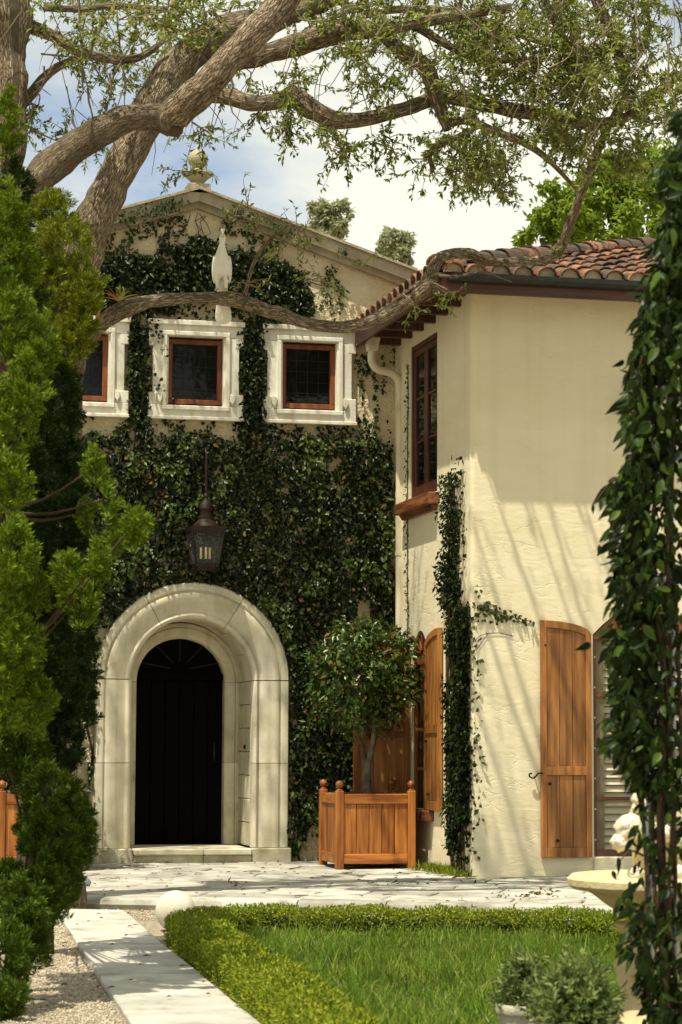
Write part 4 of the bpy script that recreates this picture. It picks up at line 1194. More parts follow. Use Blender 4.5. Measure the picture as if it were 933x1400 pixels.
def door_clear(x, z):
    dx = abs(x - DX)
    if z < 2.02: return dx > 1.10
    return math.hypot(dx, z - 2.02) > 1.11
def win_clear(x, z, pad=0.0):
    if not (4.95 - pad < z < 6.08 + pad): return True
    return all(abs(x - wx) > 0.55 + pad for wx in WIN_X)
fac = lambda u, z: (u, 0.0, z)
ivy = thing('climbing_ivy', (0, -0.05, 0), 'dense dark ivy covering the entrance wall around the arched door and lantern', 'ivy')
sm = []
while len(sm) < 58000:
    x, z = random.uniform(-4.2, 2.26), random.uniform(0.05, 4.95)
    top = 4.80 + 0.12 * nz(x * 3, 1.7) + 0.06 * nz(x * 9, 4.2)
    if z > top: continue
    if x > 1.05 and x < 1.6 and z < 0.25 + 0.4 * nz(x * 4, 9): continue
    if x < -1.0 and x > -1.35 and z < 2.6 and nz(x * 5, z * 4.0, 7) > -0.05: continue
    if not door_clear(x, z): continue
    g = nz(x * 2.1, z * 2.1, 3.3) + 0.6 * nz(x * 6, z * 6, 8.1)
    if g < -0.50: continue
    if z > top - 0.25 and random.random() < 0.35: continue
    sm.append((x, z))
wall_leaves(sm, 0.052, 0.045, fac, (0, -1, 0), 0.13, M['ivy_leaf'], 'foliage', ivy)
sm = []
while len(sm) < 1500:                                # loose upper fringe
    x, z = random.uniform(-2.5, 2.26), random.uniform(4.6, 5.06)
    if not win_clear(x, z, -0.02) or random.random() < (z - 4.72) * 2.2: continue
    if nz(x * 5, z * 3, 21) > -0.12: sm.append((x, z))
wall_leaves(sm, 0.055, 0.045, fac, (0, -1, 0), 0.10, M['ivy_leaf'], 'fringe', ivy)
for nm_, cnt_, key_, thr_, mat_, L_ in (('young_shoots', 3000, 31.0, 0.22, 'ivy_young', 0.058), ('dead_leaves', 160, 47.0, 0.30, 'ivy_dead', 0.06)):
    sm = []
    while len(sm) < cnt_:
        x, z = random.uniform(-2.5, 2.26), random.uniform(0.2, 4.8)
        if door_clear(x, z) and nz(x * 2.6, z * 2.6, key_) + 0.5 * nz(x * 7, z * 7, key_) > thr_: sm.append((x, z))
    wall_leaves(sm, L_, L_ * 0.8, lambda u, z: (u, -0.10, z), (0, -1, 0), 0.10, M[mat_], nm_, ivy)
mb = MB()
for k in range(26):                                  # woody stems climbing the wall
    x = random.uniform(-3.2, 2.2)
    pts = []
    z = 0.0
    while z < 4.6:
        if door_clear(x, z): pts.append((x, -0.02, z))
        x += random.uniform(-0.12, 0.12); z += 0.3
    if len(pts) > 3: mb = MB(); mb.tube(pts, [0.014] * (len(pts) - 1) + [0.005], n=5); mb.build('stem', M['stem'], ivy)

ivy2 = thing('climbing_ivy', (0, -0.05, 6), 'dark ivy in the gable between the raking cornice and the window heads', 'ivy')
sm = []
while len(sm) < 8500:
    x, z = random.uniform(-1.9, 1.55), random.uniform(6.10, 7.15)
    edge = min(1.30 + 0.12 * nz(z * 4, 2.2), 1.45)
    if x > edge - 0.35 * (7 - z) * (z > 6.6): continue
    tp = 7.02 - 0.22 * abs(x + 0.03) + 0.10 * nz(x * 4, 5.5)
    if z > tp: continue
    if z < 6.12 + (0.22 if abs(x - 0.05) < 0.32 else 0.05) and random.random() < 0.85: continue
    if nz(x * 2.4, z * 2.4, 1.1) + 0.6 * nz(x * 7, z * 7, 2.1) < -0.45: continue
    sm.append((x, z))
for _ in range(4200):                                # strips between the windows
    c = random.choice((-0.69, 0.62, 0.62))
    x, z = random.gauss(c, 0.075), random.uniform(4.75, 6.15)
    if win_clear(x, z, -0.02) and nz(x * 6, z * 2.2, 5) > -0.28: sm.append((x, z))
for _ in range(420):                                 # strays on the surrounds
    c = random.choice((-0.55, -0.42, 0.50, 0.74))
    x, z = random.gauss(c, 0.05), random.uniform(4.95, 6.1)
    if nz(x * 9, z * 4, 3) > 0.05: sm.append((x, z - 0.0))
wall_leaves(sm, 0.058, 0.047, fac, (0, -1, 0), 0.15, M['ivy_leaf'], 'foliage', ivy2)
mb = MB()
for x0 in (-0.72, -0.66, 0.60, 0.66, 0.63):
    pts = [(x0 + random.uniform(-0.03, 0.03), -0.03, 4.5 + 0.25 * i) for i in range(8)]
    mb = MB(); mb.tube(pts, 0.008, n=5); mb.build('stem', M['stem'], ivy2)

crp = thing('creeper', (0.5, -0.05, 6.4), 'thin small-leaved creeper trailing over the gable cornice and bare plaster', 'creeper')
sm = []
while len(sm) < 2600:
    x = random.uniform(-1.8, 1.7)
    z = gable_z(x) + random.uniform(-0.62, 0.16)
    if nz(x * 3.0, z * 3.0, 6.6) + 0.5 * nz(x * 8, z * 8, 1) < -0.05: continue
    sm.append((x, z))
for _ in range(700):
    x, z = random.uniform(1.2, 2.45), random.uniform(5.6, 6.55)
    if win_clear(x, z) and nz(x * 5, z * 2.0, 12.6) > 0.12: sm.append((x, z))
for _ in range(900):                                 # strands by the downspout
    x, z = random.uniform(1.86, 2.3), random.uniform(4.6, 5.8)
    if abs(nz(x * 7, z * 0.9, 15.6)) < 0.10: sm.append((x, z))
wall_leaves(sm, 0.045, 0.035, lambda u, z: (u, -0.16 if z > gable_z(u) - 0.02 else -0.0, z), (0, -1, 0), 0.05, M['creeper_leaf'], 'foliage', crp)
mb = MB()
for k in range(9):
    x = random.uniform(-1.5, 1.2); pts = []
    for i in range(7): pts.append((x, -0.025, gable_z(x) - 0.6 + 0.09 * i)); x += random.uniform(-0.12, 0.12)
    mb = MB(); mb.tube(pts, 0.004, n=4); mb.build('stem', M['stem'], crp)

# ivy up the corner of the wing
ivc = thing('climbing_ivy', (WX - 0.05, -2.7, 0), 'narrow column of dark ivy climbing the corner of the cream wing', 'ivy')
sm = []
while len(sm) < 7000:
    z = random.uniform(0.0, 4.15)
    if z < 2.75:
        y0_, y1_ = -3.16 + 0.14 * max(0, nz(z * 2.2, 12)), -2.50 + 0.26 * nz(z * 2.4, 2) - 0.10 * (z < 0.5)
        if z < 0.9: y1_ = -2.45 - 0.5 * (0.9 - z) * 0.6
    else:
        y0_, y1_ = -2.78 + 0.1 * nz(z * 3, 5) , -2.20 + 0.12 * nz(z * 3, 2) - 0.22 * max(0, z - 3.4)
        if random.random() < 0.35 + 0.35 * (z - 2.75) / 1.4: continue
    y = random.uniform(y0_, y1_)
    if nz(y * 4, z * 3.0, 2.5) + 0.5 * nz(y * 11, z * 9, 5) < -0.28: continue
    sm.append((y, z))
for _ in range(260):
    z = random.uniform(2.7, 4.3); y = -2.9 + 0.06 * nz(z * 3, 8) + random.gauss(0, 0.05)
    if random.random() < 0.6: sm.append((y, z))
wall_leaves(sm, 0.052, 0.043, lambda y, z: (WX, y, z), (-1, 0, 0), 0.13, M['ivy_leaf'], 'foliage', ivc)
for k in range(7):
    y = random.uniform(-3.0, -2.5); pts = []; z = 0.0; mb = MB()
    while z < random.uniform(2.6, 4.3): pts.append((WX - 0.02, max(-3.1, min(-2.3, y)), z)); y += random.uniform(-0.08, 0.1); z += 0.25
    mb.tube(pts, [0.014] * (len(pts) - 1) + [0.004], n=5); mb.build('stem', M['stem'], ivc)
# creeper sprigs on the wing's front wall
cr2 = thing('creeper', (2.6, WY, 2.5), 'small creeper sprigs spreading over the cream wall at shutter height', 'creeper')
sm = []
for k in range(200):
    t_ = random.random(); x = WX + 0.05 + 0.62 * t_; z = 2.72 - 0.16 * t_ + random.gauss(0, 0.055 * (1 - t_) + 0.012)
    if random.random() < 0.85 - 0.55 * t_: sm.append((x, z))
for k in range(90):
    sm.append((WX + random.uniform(0, 0.10), random.uniform(0.2, 2.9)))
wall_leaves(sm, 0.05, 0.04, lambda u, z: (u, WY, z), (0, -1, 0), 0.035, M['creeper_leaf'], 'foliage', cr2)
for pts, r_ in (([(WX + 0.01, WY - 0.012, 2.6), (2.5, WY - 0.012, 2.69), (2.72, WY - 0.012, 2.62), (2.95, WY - 0.012, 2.57)], 0.004), ([(WX + 0.02, WY - 0.01, 2.35), (2.42, WY - 0.01, 2.43), (2.6, WY - 0.01, 2.45), (2.75, WY - 0.01, 2.42)], 0.003), ([(WX + 0.02, WY - 0.01, 2.25), (2.40, WY - 0.01, 2.33), (2.48, WY - 0.01, 2.44)], 0.0025)):
    mb = MB(); mb.tube(pts, r_, n=4, res=4); mb.build('stem', M['stem'], cr2)
cr3 = thing('creeper', (WX, -0.6, 3), 'single thin creeper strand climbing beside the cream downspout', 'creeper')
sm = [(-0.62 + 0.05 * nz(z * 2, 3) + random.gauss(0, 0.03), z) for z in np.linspace(2.7, 5.6, 150)]
wall_leaves(sm, 0.042, 0.034, lambda y, z: (WX, y, z), (-1, 0, 0), 0.03, M['creeper_leaf'], 'foliage', cr3)
mb = MB(); mb.tube([(WX - 0.01, -0.62 + 0.05 * nz(z * 2, 3), z) for z in np.linspace(2.5, 5.6, 14)], 0.005, n=4); mb.build('stem', M['stem'], cr3)
# weeds at the foot of the wing
wd = thing('weed', (2.15, -2.4, 0), 'low green weeds growing from the paving at the foot of the cream wing', 'weed')
P = np.array([(WX - abs(random.gauss(0, 0.10)) - 0.01, random.uniform(-3.2, -1.7), 0.0) for _ in range(900)])
T = unit(rng.normal(size=(900, 3)) * 0.6 + np.array([0, 0, 0.9]))
leaves('foliage', P, T, rng.normal(size=(900, 3)), rng.uniform(0.04, 0.12, 900), 0.012, M['hedge_leaf'], wd)

# ================================================================== OAK
oak = thing('live_oak', tuple(on(76, 1246, 2, -0.1)), 'huge old live oak whose furrowed limbs arch over the house', 'tree')
pxm = lambda r, D: r * D / FOC
def limb(pts, name='limb', n=16, res=7, rough=0.25):
    """pts: (px, py, radius px, D)"""
    mb = MB()
    mb.tube([at(x, y, D) for x, y, r, D in pts], [pxm(r * 0.88, D) for x, y, r, D in pts], n=n, res=res, rough=rough)
    return mb.build(name, M['bark'], oak, smooth=True)
gx = on(76, 1246, 2, -0.1); gD = float((gx - CAM) @ HF)
limb([(76, 1256, 46, gD), (77, 1170, 36, gD), (76, 1000, 32, gD), (75, 800, 31, gD), (82, 600, 31, gD + .1), (98, 430, 34, 20.2), (122, 320, 31, 20.2), (160, 238, 28, 20.2), (198, 170, 28, 20.3), (240, 92, 31, 20.4), (300, 48, 27, 20.5), (360, 30, 22, 20.6), (440, 2, 16, 20.8), (530, -40, 11, 21)], 'trunk', 18)
limb([(232, 168, 22, 19.9), (205, 160, 23, 19.8), (165, 166, 24, 19.7), (112, 195, 25, 19.6), (62, 238, 26, 19.5), (25, 285, 28, 19.5), (-15, 345, 31, 19.5), (-45, 440, 34, 19.5), (-75, 620, 37, 19.6), (-95, 900, 42, 19.8), (-100, 1150, 52, 19.9), (-100, 1262, 72, 19.9)], n=16)
limb([(236, 176, 17, 19.35), (238, 160, 26, 19.3), (262, 135, 25, 19.2), (300, 98, 24, 19.2), (345, 48, 24, 19.2), (385, 5, 23, 19.2), (430, -55, 21, 19.2)], n=16, rough=0.2)
limb([(290, 85, 20, 20.5), (340, 78, 17, 20.5), (385, 66, 18, 20.4), (430, 52, 19, 20.4), (480, 42, 16, 20.3), (530, 40, 11, 20.2), (600, 25, 9, 20.1), (700, 10, 7, 20)])
limb([(490, 30, 7, 20.4), (520, 45, 12, 20.3), (550, 70, 14, 20.3), (582, 92, 13, 20.3), (600, 140, 11, 20.4), (606, 160, 9, 20.4), (612, 178, 6, 20.4)])
limb([(275, 128, 17, 20.4), (300, 130, 14, 20.4), (345, 141, 13, 20.3), (380, 138, 14, 20.3), (402, 132, 17, 20.3), (425, 148, 16, 20.3), (455, 163, 14, 20.3), (500, 162, 13, 20.4), (550, 150, 12, 20.5), (610, 133, 12, 20.6), (680, 146, 11, 20.8), (740, 157, 11, 21), (800, 168, 10, 21.2), (845, 165, 9, 21.3), (885, 140, 7, 21.4), (930, 100, 5, 21.5)])
limb([(608, 168, 7, 20.4), (640, 165, 7, 20.5), (675, 178, 6.5, 20.6), (720, 197, 6, 20.7), (752, 220, 5, 20.8), (788, 258, 3, 20.9)], n=8)
limb([(655, 172, 5, 20.5), (620, 190, 4.5, 20.5), (590, 208, 4, 20.5), (592, 235, 3, 20.5)], n=8)
limb([(640, 178, 4, 20.5), (637, 205, 3, 20.5), (645, 235, 2.5, 20.5), (655, 250, 1.5, 20.5)], n=6)
limb([(32, 32, 10, 20), (75, 50, 9, 20.1), (110, 70, 9, 20.1), (150, 80, 8, 20.2), (190, 78, 6, 20.2), (225, 55, 4, 20.2)], n=10)
limb([(20, 148, 10, 20), (42, 128, 9, 20), (60, 106, 8, 20), (85, 88, 7, 20), (125, 76, 6, 20), (160, 85, 4, 20)], n=10)
limb([(-5, -60, 44, 19.8), (8, 10, 38, 19.8), (14, 70, 27, 19.8), (16, 130, 24, 19.7), (12, 200, 25, 19.6), (-2, 300, 27, 19.5), (-30, 400, 28, 19.5)], n=14)
limb([(60, 10, 6, 19.8), (110, 12, 6, 19.9), (160, 8, 5, 20), (230, 12, 4, 20)], n=8)
limb([(560, 30, 8, 20.5), (610, 60, 7, 20.6), (660, 82, 6, 20.7), (720, 80, 5, 20.8)], n=8)
limb([(500, 20, 6, 21), (560, 12, 6, 21), (640, 20, 6, 21), (720, 50, 6, 21), (800, 70, 5, 21), (880, 60, 4, 21)], n=8)
limb([(800, -30, 9, 21), (830, 30, 9, 21), (850, 90, 9, 21.2), (858, 150, 7, 21.3)], n=10)
limb([(740, -10, 6, 20.5), (770, 50, 6, 20.6), (800, 110, 5, 20.8), (830, 150, 4, 21)], n=8)
LOWB = [(70, 575, 20, 20.2), (92, 512, 18, 20.3), (112, 470, 19, 20.4), (150, 433, 18, 20.6), (200, 413, 15, 20.8), (258, 408, 13, 21.0), (318, 409, 14, 21.2), (368, 426, 13, 21.3), (380, 428, 14, 21.3), (420, 442, 11, 21.4), (470, 447, 11, 21.5), (512, 437, 13, 21.6), (556, 413, 14, 21.7), (582, 392, 14, 21.8), (592, 368, 13, 21.9), (606, 350, 11, 22.0), (640, 346, 10, 22.1), (665, 357, 10, 22.2), (700, 358, 10, 22.3), (745, 354, 11, 22.4), (766, 340, 10, 22.4), (782, 300, 10, 22.3), (800, 250, 9, 22.2), (822, 195, 8, 22), (845, 145, 7, 21.8), (862, 100, 5, 21.6)]
limb([(x, y, r * 0.78, D) for x, y, r, D in LOWB], 'low_bough', 14, 6, 0.24)
limb([(335, 404, 4, 21.2), (345, 365, 3.5, 21.1), (362, 335, 3, 21), (390, 310, 2, 20.9)], n=6)
limb([(590, 375, 4, 21.8), (620, 378, 2.5, 21.7), (660, 372, 2, 21.7), (700, 385, 1.5, 21.7)], n=6)

mb = MB(); sc_ = at(241, 179, 19.28); mb.ball((0, 0, 0), 1.0, 8)
mb.v = [tuple(sc_ + np.array(p) * np.array([.06, .07, .055]) * (1 + 0.35 * nz(p[0] * 2, p[1] * 2, p[2] * 2))) for p in mb.v]
mb.build('knot_scar', M['stem'], oak, smooth=True)
TWV, TWF, LP, LT, LN = [], [], [], [], []
TW = MB()
def twig(p, d, L, nl, leaf_spread=1.0, rad=0.005):
    """a thin twig with leaves along it"""
    d = np.array(d, float); d /= np.linalg.norm(d)
    q = np.array(p, float); pts = [q.copy()]
    seg = 4
    for k in range(seg):
        d = d + rng.normal(size=3) * 0.22 + np.array([0, 0, -0.05]); d /= np.linalg.norm(d)
        q = q + d * L / seg; pts.append(q.copy())
    TW.tube(pts, [rad, rad * .85, rad * .7, rad * .5, rad * .3], n=3, cap=False)
    for k in range(nl):
        f = random.uniform(0.12, 1.0) * seg; i = min(seg - 1, int(f)); t = f - i
        b = pts[i] * (1 - t) + pts[i + 1] * t
        ax = (pts[i + 1] - pts[i]); ax /= np.linalg.norm(ax)
        LP.append(b); LT.append(ax * 0.6 + rng.normal(size=3) * 0.75 * leaf_spread + np.array([0, 0, -0.15])); LN.append(rng.normal(size=3) * 0.6 + np.array([0, -0.1, 0.9]))
def cloud(px, py, rx, ry, n, D, dz=0.9, nl=13, L=(0.2, 0.4)):
    """twigs gathered in clumps round a few side branches"""
    m = max(1, n // 7)
    for c in range(m):
        a, r = random.uniform(0, 6.283), math.sqrt(random.random())
        x, y = px + rx * r * math.cos(a), py + ry * r * math.sin(a)
        p = at(x, y, D + random.uniform(-dz, dz))
        b = p + (rng.normal(size=3) * 0.3 + np.array([0, 0, 0.12])) * (1.0 if rx * ry > 2200 and py < 300 else 0.35)
        TW.tube([b, (b + p) / 2 + rng.normal(size=3) * 0.05, p], [0.009, 0.007, 0.005], n=4, res=3, cap=False)
        for _ in range(max(1, n // m)):
            t = random.random(); q = b * (1 - t) + p * t
            twig(q, rng.normal(size=3) * 0.8 + (p - b) * 0.8 + np.array([0, 0, -0.2]), random.uniform(*L), nl)
CL = [(640, 110, 90, 50, 26, 20.9), (740, 110, 90, 50, 26, 21), (860, 110, 80, 70, 26, 21.2), (70, 25, 90, 40, 26, 20), (190, 35, 90, 40, 34, 20.2), (130, 100, 80, 35, 24, 20.2), (60, 170, 50, 40, 10, 20.3), (95, 215, 50, 25, 8, 20.3), (280, 15, 90, 30, 36, 19.6), (200, 110, 40, 30, 10, 20.5), (330, 108, 45, 20, 11, 20.8), (400, 105, 50, 22, 12, 20.5),
      (400, 182, 50, 20, 16, 20.6), (445, 196, 40, 14, 11, 20.6), (350, 165, 40, 12, 6, 20.6), (450, 15, 80, 35, 30, 20.2), (520, 60, 60, 50, 30, 20.4), (545, 120, 50, 30, 13, 20.6), (500, 100, 45, 30, 10, 20.5), (550, 195, 24, 30, 8, 20.7), (620, 40, 80, 60, 62, 20.6),
      (700, 60, 90, 70, 70, 20.6), (690, 110, 80, 30, 32, 20.6), (780, 60, 90, 75, 84, 20.8), (800, 120, 70, 40, 48, 20.8), (870, 60, 90, 90, 96, 21), (900, 150, 60, 60, 50, 21.2), (620, 205, 45, 30, 22, 20.7), (670, 205, 55, 36, 36, 20.7), (688, 240, 40, 22, 17, 20.7), (640, 235, 40, 25, 15, 20.6),
      (745, 180, 50, 30, 26, 20.9), (800, 195, 50, 36, 28, 21), (860, 220, 50, 40, 22, 21.2), (240, 225, 22, 22, 4, 20.4), (290, 180, 24, 20, 4, 20.3)]
for c in CL: cloud(c[0], c[1], c[2], c[3], int(c[4] * 1.8), c[5], nl=22)
cloud(420, 335, 55, 38, 17, 21.0, 0.4, 10, (0.2, 0.4)); cloud(370, 305, 40, 22, 9, 21.0, 0.3, 9, (0.2, 0.4)); cloud(455, 385, 40, 22, 8, 21.2, 0.3, 9, (0.2, 0.35)); cloud(345, 385, 26, 20, 5, 21.1, 0.2, 8, (0.2, 0.3))
cloud(625, 400, 50, 12, 9, 21.7, 0.2, 10, (0.18, 0.3)); cloud(590, 432, 26, 9, 4, 21.6, 0.2, 9, (0.15, 0.25)); cloud(490, 330, 45, 16, 5, 21.0, 0.2, 8, (0.2, 0.4)); cloud(780, 330, 30, 12, 4, 22.2, .2, 9, (0.2, 0.3))
# the crown goes on above and beside the picture
for _ in range(430):
    x, y, z = random.uniform(-7.5, 5.5), random.uniform(-10.5, -2.0), random.uniform(8.9, 11.2)
    if y > -3.6 and x < 0.5 and random.random() < 0.30: continue
    if nz(x * 0.75, y * 0.75, 3.7) < 0.03 and not (-0.5 < x < 2.4 and -6.6 < y < -4.2 and nz(x * 1.6, y * 1.6, 9) > 0.12): continue
    twig((x, y, z), rng.normal(size=3) + np.array([0, 0, -0.2]), random.uniform(0.4, 0.8), 16)
for x, y, L in ((108, -5, 150), (112, 60, 110), (150, 100, 120), (120, 120, 90), (60, 90, 40), (470, 0, 80), (315, 100, 90), (565, 60, 70), (870, 0, 130), (915, 60, 140), (100, 150, 80), (240, 60, 70)):
    pts = [at(x + random.uniform(-6, 6) * k / 3 + k * random.uniform(-2, 4), y + L * k / 5, 19.8) for k in range(6)]
    TW.tube(pts, [0.011, 0.009, 0.008, 0.006, 0.005, 0.003], n=4, cap=False)
for k in range(120):                                 # bare grey hanging twigs
    x, y = random.uniform(0, 930), random.uniform(-10, 130)
    p = at(x, y, random.uniform(19.5, 21)); q = p + np.array([random.uniform(-.35, .35), random.uniform(-.2, .2), -random.uniform(0.2, 0.75)])
    m = (p + q) / 2 + rng.normal(size=3) * 0.06
    TW.tube([p, m, q], [0.006, 0.0045, 0.002], n=3, res=3, cap=False)
for _ in range(620):                                 # unseen sprays placed high in front of the entrance to dapple it with shade
    x, y, z = random.uniform(-3.8, 0.2), random.uniform(-3.2, -0.9), random.uniform(9.1, 10.2)
    if nz(x * 1.5, y * 1.5, 23.7) < -0.06: continue
    twig((x, y, z), rng.normal(size=3) + np.array([0, 0, -0.2]), random.uniform(0.4, 0.7), 16)
for k, (x, y0_, z, dx) in enumerate(((0.55, -4.2, 8.1, .15), (0.85, -4.35, 8.3, -.1), (1.15, -4.2, 8.2, .2), (1.45, -4.4, 8.5, .05), (1.75, -4.3, 8.25, -.15), (2.0, -4.3, 8.5, .1), (2.3, -4.25, 8.4, .2), (0.2, -4.3, 8.4, 0), (-0.3, -3.4, 8.6, .1), (-0.9, -3.2, 8.4, .2))):  # unseen limbs placed so their shadows streak the wing
    L_ = random.uniform(0.9, 1.5); mb = MB()
    pts = [(x + dx * f + 0.05 * nz(k, f * 3), y0_ - L_ * f, z + 0.25 * f) for f in (0, .25, .5, .75, 1, 1.5)]
    mb.tube(pts, [.008, .014, .02, .024, .028, .03], n=7, res=3)
    mb.build('limb', M['bark'], oak, smooth=True)
    for q in pts[:-1]:
        for _ in range(2): twig(np.array(q) + rng.normal(size=3) * 0.05, np.array([dx, -1, 0.1]) + rng.normal(size=3) * 0.35, random.uniform(0.3, 0.6), 12)
for _ in range(330):  # unseen sprays placed overhead to shade the middle of the lawn
    x, y, z = random.uniform(-4.7, -1.6), random.uniform(-15.7, -12.5), random.uniform(9.0, 10.6)
    if nz(x * 0.9, y * 0.9, 13.7) < -0.08: continue
    twig((x, y, z), rng.normal(size=3) + np.array([0, 0, -0.2]), random.uniform(0.4, 0.8), 18)
TW.build('twigs', M['twig'], oak, fix=False)
n = len(LP)
leaves('crown', np.array(LP), np.array(LT), np.array(LN), rng.uniform(0.04, 0.078, n), rng.uniform(0.017, 0.028, n), M['oak_leaf'], oak, fold=0.15)

# bromeliads on the bough
def bromeliad(px, py, D, label, n, L):
    b = at(px, py, D)
    t = thing('bromeliad', tuple(b), label, 'plant', 'bromeliads on the low bough')
    for k in range(n):
        a = random.uniform(0, 6.28); el = random.uniform(0.1, 1.25)
        d = np.array([math.cos(a) * math.cos(el), math.sin(a) * math.cos(el), math.sin(el)])
        l_ = L * random.uniform(0.6, 1.1); s_ = np.array([-math.sin(a), math.cos(a), 0]); w = L * 0.075
        vs = []
        for i in range(5):
            f = i / 4; c_ = b + d * l_ * f + np.array([0, 0, -0.35 * l_ * f * f * math.cos(el)])
            ww = w * (1 - f ** 2) + 0.002
            vs += [tuple(c_ - s_ * ww + np.array([0, 0, ww * .5])), tuple(c_), tuple(c_ + s_ * ww + np.array([0, 0, ww * .5]))]
        mb = MB(); mb.add(vs, [q for i in range(4) for q in ((3 * i, 3 * i + 1, 3 * i + 4, 3 * i + 3), (3 * i + 1, 3 * i + 2, 3 * i + 5, 3 * i + 4))])
        mb.build('leaf', BROM[k % 3], t, smooth=True, fix=False)
BROM = [surf('strap_leaf_green', (0.11, 0.15, 0.02), (0.19, 0.21, 0.04), rough=0.4), surf('strap_leaf_orange', (0.34, 0.14, 0.035), (0.42, 0.22, 0.06), rough=0.45), surf('strap_leaf_yellow', (0.26, 0.22, 0.03), (0.34, 0.30, 0.05), rough=0.4)]
bromeliad(128, 452, 20.15, 'orange and green strap leaved air plant clasping the low bough beside the left window', 13, 0.26)
bromeliad(162, 412, 20.5, 'yellow green strap leaved air plant standing on top of the low bough', 14, 0.24)

# ================================================================== WHITE BIRD
bb = at(303, 398, 21.15)                             # feet on the bough
bird = thing('white_peahen', tuple(bb), 'white crested bird perched on the low bough with its tail hanging behind', 'bird')
rr = np.array([math.cos(TH), -math.sin(TH), 0]); ff = np.array([-math.sin(TH), -math.cos(TH), 0]); uu = np.array([0, 0, 1.0])
def bp(x, f, z): return tuple(bb + rr * x + ff * f + uu * z)
nodes = [((0.0, 0.0, 0.22), .085, .095), ((0, .03, .30), .078, .085), ((0, .055, .355), .05, .055), ((.004, .065, .41), .031, .034), ((.008, .065, .455), .026, .028), ((.010, .078, .490), .036, .040), ((.010, .105, .492), .022, .024),
         ((0, -.06, .14), .07, .055), ((0, -.14, .03), .052, .03), ((0.004, -.19, -.08), .064, .022), ((.008, -.22, -.19), .085, .018), ((.01, -.235, -.27), .080, .012),
         ((-.042, 0.02, .13), .038, .042), ((-.040, 0.03, .07), .016, .016), ((-.038, 0.025, .012), .012, .012),
         ((.042, 0.02, .13), .038, .042), ((.040, 0.03, .07), .016, .016), ((.038, 0.025, .012), .012, .012)]
edges = [(0, 1), (1, 2), (2, 3), (3, 4), (4, 5), (5, 6), (0, 7), (7, 8), (8, 9), (9, 10), (10, 11), (0, 12), (12, 13), (13, 14), (0, 15), (15, 16), (16, 17)]
me = bpy.data.meshes.new('body'); me.from_pydata([bp(*p[0]) for p in nodes], edges, [])
body = link('body', me, M['feather'], bird)
sk = body.modifiers.new('skin', 'SKIN'); sk.use_smooth_shade = True
if not me.skin_vertices:
    with bpy.context.temp_override(object=body, active_object=body): pass
    me_sv = me.skin_vertices.new() if hasattr(me.skin_vertices, 'new') else None
for i, (_, rx_, ry_) in enumerate(nodes):
    if me.skin_vertices: me.skin_vertices[0].data[i].radius = (rx_, ry_)
if me.skin_vertices: me.skin_vertices[0].data[0].use_root = True
ss = body.modifiers.new('subsurf', 'SUBSURF'); ss.levels = 2; ss.render_levels = 2
mb = MB(); mb.tube([bp(.010, .10, .492), bp(.012, .125, .486), bp(.013, .145, .474)], [.011, .008, .002], n=8); mb.build('beak', M['bone'], bird, smooth=True)
for sx in (-1, 1):
    mb = MB(); mb.ball(bp(.010 + sx * .026, .085, .495), 0.006, 6); mb.build('eye', M['iron'], bird, smooth=True)
    for dx in (-.014, 0, .014):
        mb = MB(); mb.tube([bp(sx * .038, .02, .018), bp(sx * .038 + dx, .05, .012), bp(sx * .038 + dx * 1.4, .075, -.012)], [.008, .007, .004], n=6); mb.build('toe', M['bone'], bird, smooth=True)
for k in range(5):
    dx = (k - 2) * .008
    mb = MB(); mb.tube([bp(.010, .07, .51), bp(.010 + dx * .5, .062, .54), bp(.010 + dx, .058, .568)], [.003, .0025, .006], n=5); mb.build('crest_feather', M['feather'], bird)
for sx in (-1, 1):                                   # folded wings
    mb = MB(); b0 = len(mb.v); mb.ball((0, 0, 0), 1.0, 8)
    mb.v = [bp(sx * (.068 + .026 * x), -.02 + .07 * y - .05 * (-z) * .5, .205 + .125 * z) for (x, y, z) in mb.v]
    mb.build('wing', M['feather'], bird, smooth=True)

